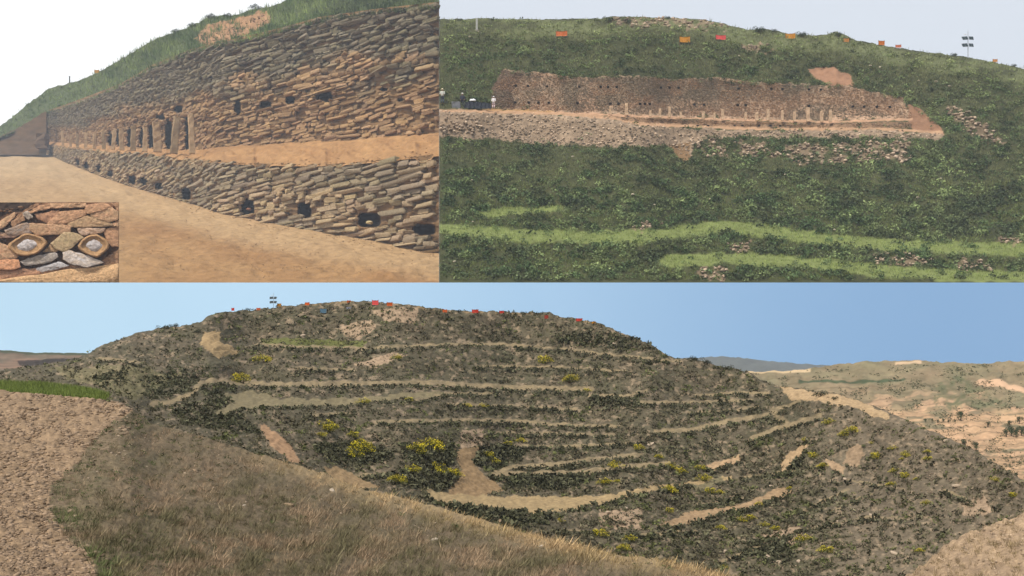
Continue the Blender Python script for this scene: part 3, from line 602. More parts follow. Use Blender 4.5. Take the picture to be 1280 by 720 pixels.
# dark bushes on the summit skyline and shoulder
bp = shrub_proto('dark_bush', lin(66, 68, 48, .8), 'x', 'bush', 'dark bushes on the skyline of the terraced hill', 55); first = True
for a, b, r0, lab in [(672, 394, 6, 'dark bush on the flat summit, right one of a pair'), (657, 393, 5, 'dark bush on the flat summit, left one of a pair'), (752, 408, 5, 'dark bush where the skyline drops at right'), (778, 430, 5, 'dark bush halfway down the right skyline'), (777, 441, 8, 'straw-coloured bush right below the dark hollow'), (869, 452, 9, 'round dark bush on the right shoulder skyline'), (884, 455, 7, 'second dark bush on the right shoulder skyline'), (905, 463, 9, 'dark bush at the end of the right shoulder'), (1025, 496, 10, 'round bush on the sandy shoulder at right'), (1042, 499, 5, 'small bush beside the round bush on the sandy shoulder'), (207, 411, 7, 'dark bush on the left skyline'), (219, 409, 6, 'second dark bush on the left skyline'), (247, 417, 7, 'dark bush left of the sandy scar'), (980, 520, 10, 'dark bush inside the sandy loop'), (995, 556, 4, 'little bush under the sandy loop'), (312, 388, 4, 'dark low bush on the skyline left of the solar mast')]:
    D = float(hill.at(np.array(float(a)), np.array(float(b)))); loc = P(a, b, D); s_ = r0 * D / FP * 1.0
    if first: bp.location = tuple(loc); bp.scale = (s_,) * 3; bp['label'] = lab; first = False
    else: copy_thing(bp, loc, lab, s_, a * 1.0)

exec_parts = True
# ------------------------------------------------------------------ the green hill with the long excavated wall (right, far and high)
CX0 = 549.0
c_top = curve([(549, 24), (600, 23), (640, 24), (700, 24), (750, 23), (765, 20), (790, 21), (830, 22), (880, 24), (905, 30), (935, 37), (960, 36), (990, 43), (1030, 44), (1045, 39), (1070, 50), (1110, 58), (1150, 64), (1200, 70), (1240, 77), (1280, 86), (1420, 115)])
W1 = [(630, 86), (660, 90), (690, 93), (720, 97), (780, 95), (850, 99), (900, 97), (960, 104), (1000, 105), (1060, 108), (1128, 122), (1140, 147), (1040, 151), (900, 147), (760, 142), (690, 139), (612, 135), (618, 108)]
W2 = [(530, 136), (615, 141), (700, 144), (760, 148), (800, 157), (950, 164), (1100, 163), (1180, 167), (1175, 174), (1000, 171), (872, 172), (862, 198), (852, 192), (845, 184), (700, 182), (640, 176), (530, 171)]
W3 = [(758, 145), (900, 151), (1040, 154), (1138, 152), (1140, 160), (950, 160), (800, 154)]
LEDGE1 = [(690, 140.5), (760, 143.5), (900, 149), (1040, 152.5), (1140, 149)]
LEDGE2 = [(530, 138), (615, 139.5), (700, 142.5), (760, 147), (800, 155), (950, 161.5), (1100, 161), (1178, 166)]
EARTH = [([(1010, 86), (1040, 84), (1064, 95), (1068, 108), (1040, 107), (1018, 97)], (176, 134, 104)), ([(1135, 130), (1150, 136), (1176, 160), (1180, 168), (1142, 163), (1136, 150)], (160, 122, 94)), ([(835, 182), (862, 178), (862, 200), (854, 202)], (150, 120, 86)),
         ([(628, 87), (655, 92), (640, 115), (645, 135), (612, 135), (616, 108)], (112, 92, 76)), ([(600, 136), (690, 138), (700, 142), (598, 141)], (190, 150, 104))]
RUB = [[(1180, 128), (1205, 135), (1232, 155), (1262, 182), (1235, 180), (1205, 160), (1188, 145)], [(925, 56), (950, 52), (968, 66), (930, 66)], [(765, 22), (830, 19), (880, 24), (910, 36), (850, 37), (800, 34), (765, 30)], [(870, 172), (905, 174), (912, 196), (875, 192)], [(920, 178), (970, 178), (975, 196), (925, 195)], [(975, 182), (1060, 178), (1135, 176), (1140, 200), (1000, 205)], [(790, 282), (820, 272), (828, 280), (800, 289)], [(908, 304), (935, 304), (940, 316), (912, 318)], [(540, 148), (600, 150), (605, 165), (540, 165)], [(870, 335), (910, 335), (905, 350), (875, 350)], [(1245, 295), (1275, 296), (1272, 304), (1246, 304)], [(1090, 318), (1170, 322), (1165, 332), (1095, 328)], [(1190, 325), (1230, 325), (1240, 338), (1200, 338)]]
GB = [([(530, 284), (600, 290), (660, 295), (740, 297), (800, 296), (860, 289), (900, 283), (960, 289), (1050, 302), (1130, 308), (1290, 312)], 6), ([(830, 326), (900, 323), (960, 326), (1040, 332), (1120, 340), (1200, 345), (1290, 347)], 5.5), ([(600, 268), (700, 262)], 2)]
def c_wall(px, py): return np.maximum(area(px, py, W1, 5), area(px, py, W3, 1))
def c_bare(px, py):
    m = np.maximum(c_wall(px, py), area(px, py, W2, 9)); m = np.maximum(m, line(px, py, LEDGE1, 1.6)); m = np.maximum(m, line(px, py, LEDGE2, 1.8))
    for e, _ in EARTH: m = np.maximum(m, area(px, py, e, 2))
    return m
def c_rate(px, py):
    wl = inpoly(px, py, W1) | inpoly(px, py, W3); w2 = inpoly(px, py, W2)
    g = np.ones(np.shape(px)); g[w2] = .35; g[wl] = .06
    g = np.maximum(g, 7 * line(px, py, LEDGE1, 1.2, 1)); g = np.maximum(g, 7 * line(px, py, LEDGE2, 1.5, 1))
    for p, wd in GB: g = g + 4 * line(px, py, p, wd - 1, 3)
    return g + 3.5 * sstep(c_top(px) + 26 - py, 0, 18)
ch = Sheet(CX0, 1420, 1.35, lambda x: 353.2 + 0 * x, c_top, 310, lambda x: 520 + 0 * x, lambda x: 780 - np.clip(x - 1000, 0, 500) * .15, c_rate, 18)
KC = .66
def c_col(px, py):
    n = fbm(px / 18, py / 10, 201, 4)[..., None]
    c = lin(66, 72, 46, KC) * (1 - n) + lin(92, 92, 60, KC) * n
    for p, wd in GB: paint(c, line(px, py + (fbm(px / 14, py / 7, 4, 3) - .5) * 9, p, wd, 4) * .8, lin(132, 142, 82, .8))
    paint(c, sstep(c_top(px) + 30 - py, 0, 14) * .6 * sstep(fbm(px / 30, py / 10, 7, 3), .3, .6), lin(136, 142, 96, KC))
    m3 = fbm(px / 3.2, py / 2.4, 211, 3)[..., None]
    w2c = lin(160, 138, 114, .75) * (.45 + 1.1 * m3); m = area(px, py, W2, 9)[..., None]; c = c * (1 - m) + w2c * m
    big = fbm(px / 46, py / 22, 221, 3)[..., None]
    w1c = (lin(198, 158, 126, .76) * (1 - big) + lin(160, 144, 122, .76) * big) * (.6 + .8 * fbm(px / 3.4, py / 2.0, 231, 3)[..., None])
    gy = (area(px, py, [(703, 96), (722, 97), (722, 140), (706, 139)], 4) + area(px, py, [(745, 97), (830, 97), (1000, 106), (1000, 128), (830, 124), (745, 135)], 8))[..., None] * .55
    w1c = w1c * (1 - gy) + lin(112, 102, 84, KC) * gy * (.6 + .8 * m3)
    m = area(px, py, W1, 5)[..., None]; c = c * (1 - m) + w1c * m
    m = area(px, py, W3, 1)[..., None]; c = c * (1 - m) + lin(150, 120, 92, KC) * (.55 + .9 * m3) * m
    for e, col_ in EARTH: paint(c, area(px, py, e, 3), lin(*col_, KC))
    paint(c, line(px, py, LEDGE1, .9), lin(206, 164, 130, KC)); paint(c, line(px, py, LEDGE2, 1.1), lin(200, 160, 124, KC))
    for r0 in RUB: paint(c, area(px, py, r0, 18) * .7 * sstep(fbm(px / 6, py / 4, 88, 3), .32, .55), lin(150, 128, 104, .75))
    return c
tag(ch.build('green_hill', mat('green hill soil', amp=.25, scale=.12, bump=.3, dist=2), c_col, bump=3.0, bscale=6, skirt=1.09), 'steep green hill carrying the long excavated stone wall', kind='structure')
def c_rub(x, y):
    m = np.zeros(len(x))
    for r0 in RUB: m = np.maximum(m, area(x, y, r0, 18) * sstep(fbm(x / 6, y / 4, 88, 3), .32, .5))
    return m
def c_fol(px, py):
    n = sstep(fbm(px / 16, py / 9, 241, 3), .35, .65)[:, None]
    c = lin(76, 94, 60, KC) * (1 - n) + lin(114, 126, 82, KC) * n
    dk = sstep(fbm(px / 34, py / 16, 251, 3), .5, .65)[:, None] * .6; c = c * (1 - dk) + lin(60, 66, 48, KC) * dk
    m = sstep(c_top(px) + 40 - py, 0, 26)[:, None] * .5; c = c * (1 - m) + lin(132, 138, 88, KC) * m
    return 1.75 * c * np.array([1.0, 1.0, .95]) * (.72 + .55 * sstep(fbm(px / 9, py / 5, 271, 3), .35, .65)[:, None]) * rng.uniform(.72, 1.25, (len(px), 1))
def bandm(x, y):
    m = np.zeros(len(x))
    for p, wd in GB: m = np.maximum(m, line(x, y + (fbm(x / 14, y / 7, 4, 3) - .5) * 9, p, wd, 3) * .9)
    return m
x, y = pick(42000, 552.5, 1415, 21, 350.5, lambda x, y: (y > c_top(x) + 2.5) * (c_bare(x, y) < .4) * (bandm(x, y) < .35 + .65 * (fbm(x / 5, y / 4, 99, 2) > .66)) * (1 - .95 * c_rub(x, y)) * (.45 + .75 * sstep(fbm(x / 12, y / 8, 15, 3), .33, .55)) * (1 - .75 * sstep(fbm(x / 26, y / 10, 77, 3), .5, .58)) * (1 - .45 * sstep(c_top(x) + 30 - y, 0, 15)), 31)
D = ch.at(x, y); rr = rng.uniform(0, 1, len(x)) ** 1.6 * 4.6 + 1.8; rr = np.minimum(rr, (x - 549) * .8); rr = rr * (.8 + .4 * sstep(y, 100, 300)) * D / FP
leaves('hill_bushes', P(x, y, D), rr, c_fol(x, y), M_leaf, 24, .25, .95, 32, var=.2); x2, y2 = pick(5200, 618, 1175, 78, 176, lambda x, y: np.maximum((np.abs(y - curve([(618, 92), (690, 92), (720, 96), (780, 95), (850, 98), (960, 104), (1060, 108), (1128, 122), (1180, 165)])(x) - (fbm(x / 9, x * 0, 3, 2) - .45) * 9) < 2.6) * .9, (fbm(x / 4, y / 4, 6, 2) > .72) * (y > 155) * .5), 57)
D2 = ch.at(x2, y2); leaves('wall_top_herbs', P(x2, y2, D2) - [0, 2, 0], rng.uniform(1.4, 3.4, len(x2)) * D2 / FP, c_fol(x2, y2), M_leaf, 16, .3, .9, 58)
tag(bpy.data.objects['wall_top_herbs'], 'herbs hanging over the top edge of the long hill wall', 'weeds', kind='stuff')
tag(bpy.data.objects['hill_bushes'], 'dense green bushes covering the steep hill', 'bushes', kind='stuff')
x, y = pick(56000, 551.5, 1415, 21, 350, lambda x, y: (y > c_top(x) + .8) * np.maximum(np.maximum(bandm(x, y), sstep(c_top(x) + 32 - y, 0, 20) * .5), 1.0 * sstep(fbm(x / 26, y / 10, 77, 3), .5, .58)) * (c_bare(x, y) < .4) * (1 - c_rub(x, y)), 33)
D = ch.at(x, y)
gb = sstep(y, 200, 260)[:, None]
grass('bright_grass', P(x, y, D), rng.uniform(2.0, 4.4, len(x)) * D / FP, (np.where(bandm(x, y) > .3, 1.5, 1.05)[:, None] * (lin(140, 144, 98, KC) * (1 - gb) + lin(136, 148, 84, KC) * gb)) * rng.uniform(.7, 1.3, (len(x), 1)), M_leaf, 7, .08, .6, .8, 34)
tag(bpy.data.objects['bright_grass'], 'light green grass on the terrace bands and crest of the green hill', 'grass', kind='stuff')
x, y = pick(34000, 551, 1415, 18, 352, lambda x, y: (y > c_top(x)) * np.maximum(area(x, y, W2, 9) * .95, c_rub(x, y) * .95), 35)
D = ch.at(x, y)
stones('rubble', P(x, y, D) - np.array([0, 1., 0]) * (c_rub(x, y) > .3)[:, None], rng.uniform(.5, 1.9, len(x)) * (1 + .35 * (c_rub(x, y) > .3)) * D / FP, lin(200, 176, 150, .8) * rng.uniform(.35, 1.35, (len(x), 1)), M_bigst, .8, 36)
tag(bpy.data.objects['rubble'], 'heaped rubble and loose masonry of the lower terrace on the green hill', 'rubble', kind='stuff')

# the long wall on the hill: masonry faced with rows of small stones
def c_at(a, b): return float(ch.at(np.array(float(a)), np.array(float(b))))
wt = thing('stone_wall', P(880, 149, c_at(880, 148)), 'long excavated dry stone wall running across the green hill', 'wall')
x, y = pick(34000, 615, 1140, 86, 161, lambda x, y: c_wall(x, y) * .85, 37)
D = ch.at(x, y); big = sstep(fbm(x / 40, y / 18, 221, 3), .4, .6)[:, None]
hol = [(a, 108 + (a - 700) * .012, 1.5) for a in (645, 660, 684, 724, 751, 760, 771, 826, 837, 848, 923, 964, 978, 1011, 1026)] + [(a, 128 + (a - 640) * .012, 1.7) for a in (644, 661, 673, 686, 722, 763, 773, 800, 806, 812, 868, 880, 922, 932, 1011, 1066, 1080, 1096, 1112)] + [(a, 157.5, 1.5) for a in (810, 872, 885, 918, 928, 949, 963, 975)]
keep = np.ones(len(x), bool)
for a, b, r0 in hol: keep &= np.hypot((x - a), (y - b)) > r0 + .6
x, y, D, big = x[keep], y[keep], D[keep], big[keep]
cw = (lin(206, 170, 138, .76) * (1 - big) + lin(170, 154, 130, .76) * big) * rng.uniform(.6, 1.25, (len(x), 1))
stones('masonry', P(x, y, D), rng.uniform(.45, 1.05, len(x)) * D / FP, cw, M_bigst, .42, 38, wt, tuple(wt.location))
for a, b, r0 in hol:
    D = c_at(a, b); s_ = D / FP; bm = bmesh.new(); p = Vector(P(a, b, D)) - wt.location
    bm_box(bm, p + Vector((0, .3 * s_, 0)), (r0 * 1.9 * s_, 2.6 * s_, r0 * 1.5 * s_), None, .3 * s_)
    from_bm('socket', bm, mat('painted socket shade', base=(.012, .010, .009), amp=.2), wt)  # near-black boxes painted in for the shade inside the wall holes

# standing posts against the wall
def slab_bm(wd, dp, h, seed, seg=5):
    r = np.random.default_rng(seed); bm = bmesh.new(); rings = []
    for k in range(seg + 1):
        z = h * k / seg; j = r.uniform(-.08, .08, 8) * wd; sc_ = 1 - .12 * k / seg
        pts = [(-.5, -.4), (-.38, -.5), (.38, -.5), (.5, -.4), (.5, .4), (.38, .5), (-.38, .5), (-.5, .4)]
        rings.append([bm.verts.new((p[0] * wd * sc_ + j[i], p[1] * dp * sc_ + j[(i + 3) % 8], z + (r.uniform(-.05, .05) * h if k == seg else 0))) for i, p in enumerate(pts)])
    for a, b in zip(rings[:-1], rings[1:]):
        for i in range(8): bm.faces.new((a[i], a[(i + 1) % 8], b[(i + 1) % 8], b[i]))
    bm.faces.new(rings[-1]); bm.faces.new(rings[0][::-1]); return bm
CP = [(763, 143, 9, 2.6), (783, 144, 14, 4), (813, 146, 8, 2.6), (825, 147, 11, 3), (837, 147, 13, 3), (851, 148, 8, 2.6), (879, 149, 9, 3.4), (893, 149, 8, 2.4), (903, 149, 12, 3), (932, 150, 9, 2.6), (946, 151, 10, 3.4), (960, 151, 14, 3.4), (978, 151, 12, 3), (993, 152, 12, 3), (1010, 152, 16, 4), (1027, 152.5, 13, 3.4), (1038, 152.5, 14, 3.4)]
for i, (a, b, h_, wd) in enumerate(CP):
    D = c_at(a, b) - 7; s_ = D / FP; bm = slab_bm(wd * 1.1 * s_, wd * .8 * s_, h_ * 1.05 * s_, 300 + i)
    o = from_bm('standing_stone', bm, mat('pale post stone', base=lin(200, 170, 138, .85), amp=.25, scale=.3, bump=.4, dist=1)); o.location = tuple(P(a, b, D))
    tag(o, 'pale standing stone on the ledge of the hill wall, %s' % ORD[i], 'standing stone', 'standing stones along the hill wall ledge')

# banners, mast, post on the green hill
for i, (a, b, w_, h_, c_, l) in enumerate([(702, 46, 14, 7, (204, 112, 62), 'wide orange banner in the grass left of the hilltop heap'), (856, 54, 13, 8, YL, 'yellow-orange banner above the middle of the long wall'), (901, 50, 13, 6, PK, 'pink-red banner on the crest grass of the green hill'), (988, 49, 12, 7, YL, 'yellow-orange banner right of the dark bush on the crest'), (1058, 53, 7, 5, (190, 130, 70), 'small tan banner at the foot of the crest bush'), (1102, 57, 8, 6, (204, 112, 40), 'orange banner on the right skyline of the green hill'), (1123, 60, 7, 4, (206, 116, 84), 'faded salmon banner next right on the sloping skyline'), (1244, 78, 6, 4, (206, 140, 80), 'small orange banner last on the right skyline')]):
    banner(a, b, c_at(a, b) - 2, w_, h_, c_, l, 'banners along the crest of the green hill', .1 * (i % 3 - 1))
solar_mast(P(1210, 71, c_at(1210, 72)), 35 / 6.0 * c_at(1210, 72) / FP, 'tall pole with four solar panels on the right skyline of the green hill')
D = c_at(596, 38); s_ = D / FP; t = thing('survey_pillar', P(596, 39, D), 'pale square post standing on stones at the left crest', 'post')
bm = bmesh.new(); bm_box(bm, (0, 0, 8.5 * s_), (2.6 * s_, 2.6 * s_, 15 * s_), None, .25 * s_); from_bm('shaft', bm, mat('whitewashed concrete', base=lin(196, 196, 186, KC), amp=.15, scale=.3), t)
bm = bmesh.new(); bm_box(bm, (0, 0, .6 * s_), (5 * s_, 4 * s_, 2 * s_), None, .4 * s_); from_bm('plinth', bm, mat('rough concrete', base=lin(170, 164, 150, KC), amp=.2, scale=.3), t)
for i, (a, b, r0, l) in enumerate([(587, 46, 2.4, 'white stone just below the pale post, left one'), (598, 40, 2, 'white stone at the foot of the pale post'), (716, 196, 2.8, 'lone white stone below the left part of the rubble terrace'), (590, 225, 2, 'small white stone in the bushes at far left of the green slope'), (591, 277, 2.2, 'white stone above the left end of the first grass band'), (568, 327, 3, 'pale stone low at the left edge of the green hill'), (709, 343, 2, 'tiny white stone at the bottom of the green hill'), (791, 243, 3.2, 'cream stone in the middle of the green slope'), (887, 249, 3, 'yellowish stone right of the middle of the green slope'), (818, 256, 2, 'white stone just below and right of the cream stone'), (1137, 317, 2.4, 'bright white stone between the two grass bands'), (1176, 223, 2.4, 'pale stone in the dark bushes at right'), (1147, 247, 3, 'pinkish stone at right of the green slope'), (924, 70, 2.4, 'white stone below the small rubble heap'), (1088, 82, 2.6, 'white stone below the skyline banners, left one'), (1100, 84, 2.4, 'white stone below the skyline banners, right one'), (1170, 102, 3, 'white stone at the edge of the right slope shrubs'), (1187, 108, 3, 'white stone above the rubble streak'), (1148, 101, 2.4, 'small pale stone left above the rubble streak'), (1043, 287, 2.2, 'white stone just above the first grass band at right'), (981, 218, 2, 'tiny white stone under the right rubble')]):
    boulder(a, b, r0, c_at(a, b) - 4, l, (200, 186, 160), 'light stones scattered on the green hill', i)
cb = shrub_proto('hill_shrub', lin(58, 76, 50, KC), 'x', 'shrub', 'shrubs standing out on the crest of the green hill', 66, 240, leafk=.11); first = True
for a, b, r0, lab in [(1193, 71, 7, 'dark rounded shrub just left of the solar mast'), (762, 28, 11, 'dark shrub at the left end of the hilltop heap'), (785, 30, 10, 'second dark shrub on the left of the hilltop heap'), (950, 42, 13, 'broad dark shrub behind the small rubble heap'), (968, 40, 6, 'spiky shrub right of the broad dark shrub'), (1003, 47, 11, 'feathery shrub right of the yellow-orange crest banner'), (1048, 46, 9, 'dark shrub at the bend of the right skyline'), (1060, 52, 8, 'dark shrub trailing down from the bend of the skyline'), (575, 27, 6, 'small shrub at the far left crest'), (616, 26, 4, 'slender shrub right of the pale post'), (1268, 84, 6, 'shrub on the skyline near the right edge'), (835, 24, 6, 'small shrub sprouting from the hilltop heap')]:
    D = c_at(a, b); loc = P(a, b, D); s_ = r0 * D / FP * .75
    if first: cb.location = tuple(loc); cb.scale = (s_,) * 3; cb['label'] = lab; first = False
    else: copy_thing(cb, loc, lab, s_, 0 if r0 > 5 else 1.0)

# tarpaulin screen, grey slab, bundle and the three people at the left end of the ledge
D = c_at(597, 137) - 1; s_ = D / FP
t = thing('tarpaulin_screen', P(597, 136, D), 'long low dark blue tarpaulin screen at the left end of the ledge', 'tarpaulin')
n = 40; X, Z = np.meshgrid(np.linspace(-19, 17, n), np.linspace(0, 1, 8), indexing='ij'); Yv = .8 * np.sin(X * 1.3) + .5 * np.sin(X * 2.9 + Z * 3) + (1 - Z) * -1.5
Vf = np.stack([X, Yv, Z * (9.5 - .8 * np.sin(X * .35) ** 2 - (X > 0) * X * .12)], -1).reshape(-1, 3) * s_; I = np.arange(n * 8).reshape(n, 8); m_ = n * 8
F = np.stack([I[:-1, :-1], I[1:, :-1], I[1:, 1:], I[:-1, 1:]], -1).reshape(-1, 4); rim = np.concatenate([I[:, 0], I[-1, 1:], I[-2::-1, -1], I[0, -2:0:-1]]); k2 = np.roll(rim, -1)
qmesh('sheeting', np.concatenate([Vf, Vf + np.array([0, .5 * s_, 0])]), np.concatenate([F, F[:, ::-1] + m_, np.stack([rim, k2, k2 + m_, rim + m_], -1)]), mat('dark tarpaulin', base=lin(52, 56, 66, .6), rough=.6, amp=.15, scale=.3), None, t, smooth=True)
for a in (-18.5, -7, 5, 16.5):
    bm = bmesh.new(); bm_cyl(bm, (a * s_, 1.4 * s_, -1 * s_), (a * s_, 1.4 * s_, 9.8 * s_), .35 * s_, .3 * s_, 8); from_bm('post', bm, mat('weathered wood', base=lin(120, 100, 80, .7)), t)
D = D - 1
o = from_bm('canvas_bundle', (lambda bm: (bmesh.ops.create_icosphere(bm, subdivisions=3, radius=1, matrix=Matrix.Diagonal((4.2 * s_, 2 * s_, 2.0 * s_, 1))), bm)[1])(bmesh.new()), mat('white canvas', base=(.78, .79, .80), amp=.08, scale=.4), smooth=True)
for v in o.data.vertices:
    v.co.z = max(v.co.z, -.9 * s_) * (1 + .15 * math.sin(v.co.x * 1.7 / s_))
    v.co.y += .12 * s_ * math.sin(v.co.x * 3 / s_)
o.location = tuple(P(591, 125.6, D + 2)); tag(o, 'rounded white canvas bundle on top of the dark tarpaulin screen', 'bundle')
bm = slab_bm(12 * s_, 5 * s_, 9.5 * s_, 77, 3); o = from_bm('grey_block', bm, mat('grey cement block', base=lin(128, 130, 134, KC), amp=.12, scale=.3)); o.location = tuple(P(570.5, 137, D)); tag(o, 'upright grey block left of the tarpaulin screen', 'block')

def person(px, py, hpx, D, label, shirt, trousers, hat, arm):
    s_ = hpx / 1.72 * D / FP; t = thing('person', P(px, py, D), label, 'person', None, s_)
    skin = mat('skin', base=lin(178, 130, 100, .8), amp=.05)
    J = {'pel': (0, 0, .95, .13), 'wai': (0, 0, 1.08, .12), 'che': (0, 0, 1.30, .145), 'nec': (0, 0, 1.45, .055), 'jaw': (0, -.02, 1.53, .07), 'hea': (0, 0, 1.61, .095), 'cro': (0, .01, 1.69, .06)}
    E = [('pel', 'wai'), ('wai', 'che'), ('che', 'nec'), ('nec', 'jaw'), ('jaw', 'hea'), ('hea', 'cro')]
    for k, sg in (('l', -1), ('r', 1)):
        J.update({'hip' + k: (sg * .09, 0, .90, .09), 'kne' + k: (sg * .11, -.02 * sg, .49, .058), 'ank' + k: (sg * .12, 0, .09, .038), 'toe' + k: (sg * .14, -.14, .03, .03),
                  'sho' + k: (sg * .19, 0, 1.39, .06), 'elb' + k: (sg * .26, -.05 - arm * .05, 1.12, .042), 'wri' + k: (sg * (.24 - arm * .08), -.12 - arm * .2, .90 + arm * .15, .028), 'pal' + k: (sg * (.23 - arm * .08), -.15 - arm * .22, .83 + arm * .17, .03)})
        E += [('pel', 'hip' + k), ('hip' + k, 'kne' + k), ('kne' + k, 'ank' + k), ('ank' + k, 'toe' + k), ('che', 'sho' + k), ('sho' + k, 'elb' + k), ('elb' + k, 'wri' + k), ('wri' + k, 'pal' + k)]
        px_, py_, pz_, _ = J['pal' + k]
        for f in range(4):
            J['f%d%s' % (f, k)] = (px_ + (f - 1.5) * .018 * sg, py_ - .01 * f, pz_ - .075 + .006 * abs(f - 1), .008); E.append(('pal' + k, 'f%d%s' % (f, k)))
        J['th' + k] = (px_ - sg * .02, py_ - .045, pz_ - .03, .009); E.append(('pal' + k, 'th' + k))
    keys = list(J); me = bpy.data.meshes.new('body'); me.from_pydata([J[k][:3] for k in keys], [(keys.index(a), keys.index(b)) for a, b in E], [])
    o = bpy.data.objects.new('body', me); COL.objects.link(o); o.parent = t
    md = o.modifiers.new('skin', 'SKIN'); md.use_smooth_shade = True
    for v, k in zip(me.skin_vertices[0].data, keys): v.radius = (J[k][3],) * 2
    me.skin_vertices[0].data[0].use_root = True
    o.modifiers.new('sub', 'SUBSURF').levels = 1; o.modifiers['sub'].render_levels = 1; me.materials.append(skin)
    def tube(name, rings, m_, seg=14):
        bm = bmesh.new(); rs = [[bm.verts.new((cx + rx * math.cos(a * 2 * math.pi / seg), cy + ry * math.sin(a * 2 * math.pi / seg), z)) for a in range(seg)] for cx, cy, z, rx, ry in rings]
        for A, B in zip(rs[:-1], rs[1:]):
            for i in range(seg): bm.faces.new((A[i], A[(i + 1) % seg], B[(i + 1) % seg], B[i]))
        bm.faces.new(rs[-1]); bm.faces.new(rs[0][::-1]); return bm
    bm = tube('shirt', [(0, 0, .86, .19, .155), (0, 0, 1.0, .175, .15), (0, 0, 1.2, .19, .155), (0, 0, 1.36, .215, .14), (0, 0, 1.43, .14, .1), (0, 0, 1.46, .075, .07)], None)
    for sg, k in ((-1, 'l'), (1, 'r')):
        bm_cyl(bm, J['elb' + k][:3], J['sho' + k][:3], .062, .082, 10); bm_cyl(bm, J['wri' + k][:3], J['elb' + k][:3], .045, .06, 10)
    from_bm('shirt', bm, mat('shirt %d %d %d' % shirt, base=lin(*shirt, .85), amp=.08), t, True)
    bm = bmesh.new()
    for k in 'lr': bm_cyl(bm, J['kne' + k][:3], (J['hip' + k][0], 0, .97), .078, .11, 12); bm_cyl(bm, (J['ank' + k][0], 0, .08), J['kne' + k][:3], .06, .078, 12)
    from_bm('trousers', bm, mat('trousers %d %d %d' % trousers, base=lin(*trousers, .8), amp=.08), t, True)
    bm = tube('hat', [(0, 0, 1.62, .19, .19), (0, 0, 1.635, .19, .19), (0, 0, 1.64, .115, .12), (0, 0, 1.73, .10, .105), (0, 0, 1.765, .05, .05)], None)
    from_bm('hat', bm, mat('hat %d %d %d' % hat, base=lin(*hat, .85), amp=.05), t, True)
    bm = bmesh.new()
    for sg in (-1, 1): bmesh.ops.create_uvsphere(bm, u_segments=8, v_segments=6, radius=.012, matrix=Matrix.Translation((sg * .032, -.093, 1.60)))
    bm_cyl(bm, (0, -.085, 1.585), (0, -.115, 1.565), .008, .014, 6); from_bm('face_features', bm, mat('eyes', base=(.05, .035, .03)), t)
    return t
person(617, 136, 15.5, D - 1, 'person in white shirt and white hat at the right end of the tarpaulin screen', (235, 228, 226), (222, 196, 194), (240, 240, 240), .6)
person(578, 134, 17.5, D + 3, 'person in dark clothes and a pale hat behind the left end of the tarpaulin screen', (60, 60, 70), (60, 64, 78), (226, 224, 215), .2)
person(553, 130, 19, c_at(553, 131) - 1, 'person in a pale shirt, dark trousers and cream hat farthest left on the ledge', (196, 196, 184), (74, 82, 96), (222, 210, 176), .9)

# ------------------------------------------------------------------ the excavated stepped wall seen along its length (upper left)
KA = 75.0; AH = 115.0
def gD(py): return KA * 10 * (353.2 - AH) / (py - AH)
def sfac(px): return np.clip(((a_base(px) - 160) / (a_base(px) - AH)) / .777, .3, 1.1)
AXR = 548.9
a_base = curve([(-1100, 186), (-120, 187), (0, 188), (56, 190.5), (66, 195), (80, 202), (120, 218), (160, 232), (200, 243.5), (250, 258), (280, 268), (350, 281), (400, 290), (450, 298), (500, 308), (560, 319)])
a_edge = curve([(56, 181), (80, 183.5), (120, 187.5), (180, 194), (250, 201), (300, 204), (360, 206), (400, 206), (440, 204), (480, 200), (520, 196), (560, 192)])
a_foot = curve([(56, 179), (100, 183), (150, 186), (200, 189), (230, 190), (300, 184), (400, 177.5), (480, 172.5), (560, 167.5)])
a_brow = curve([(56, 142), (75, 136), (100, 127), (150, 108), (190, 84), (240, 64), (300, 50), (350, 38), (400, 24), (470, 14), (560, 4)])
def lowD(px): return gD(a_base(px))
def upD(px): return lowD(px) * 1.05 + 95 * sstep(px, 60, 400)
KG = .70
# ground of the excavation
n1, n2 = 260, 150
def sandc(px, py):
    n = fbm(px / 70, py / 24, 301, 4)[..., None]; n2 = fbm(px / 9, py / 3, 311, 4)[..., None]
    c = lin(186, 148, 100, KG) * (1 - n) + lin(162, 120, 76, KG) * n
    pl = sstep(30 - np.abs(py - a_base(px) - 14), 0, 24); paint(c, pl * .5, lin(208, 178, 134, KG))
    lf = sstep(200 - px, 0, 160); paint(c, lf * .4, lin(206, 178, 136, KG))
    return c * (.8 + .4 * n2)
X_ = np.concatenate([np.linspace(-1100, -123, 40), np.linspace(-120, AXR, n1 - 40)]); T = np.linspace(0, 1, n2)  # floor extended far left out of view so the haze is shaded evenly
PX, TT = np.meshgrid(X_, T, indexing='ij'); yb = a_base(PX) - 1.5; PY = 353.2 + (yb - 353.2) * TT ** .75
V = P(PX, PY, gD(PY)); V[..., 2] += (fbm(PX / 22, PY / 8, 321, 4) - .5) * 9 * sstep(TT, 0, .08) * (1 - sstep(TT, .9, 1))
I = np.arange(n1 * n2).reshape(n1, n2); F = np.stack([I[:-1, :-1], I[1:, :-1], I[1:, 1:], I[:-1, 1:]], -1).reshape(-1, 4)
tag(qmesh('excavation_floor', V, F, mat('trodden sandy earth', amp=.2, scale=.11, bump=.9, dist=3.5), sandc(PX, PY), smooth=True), 'trodden sandy floor at the foot of the stepped wall', kind='structure')
x, y = pick(14000, -40, 546, 200, 350, lambda x, y: (y > a_base(x) + 1) * (.15 + .9 * sstep(9 - (y - a_base(x)), 0, 9) + .25 * sstep(fbm(x / 30, y / 12, 5, 3), .55, .65)), 41)
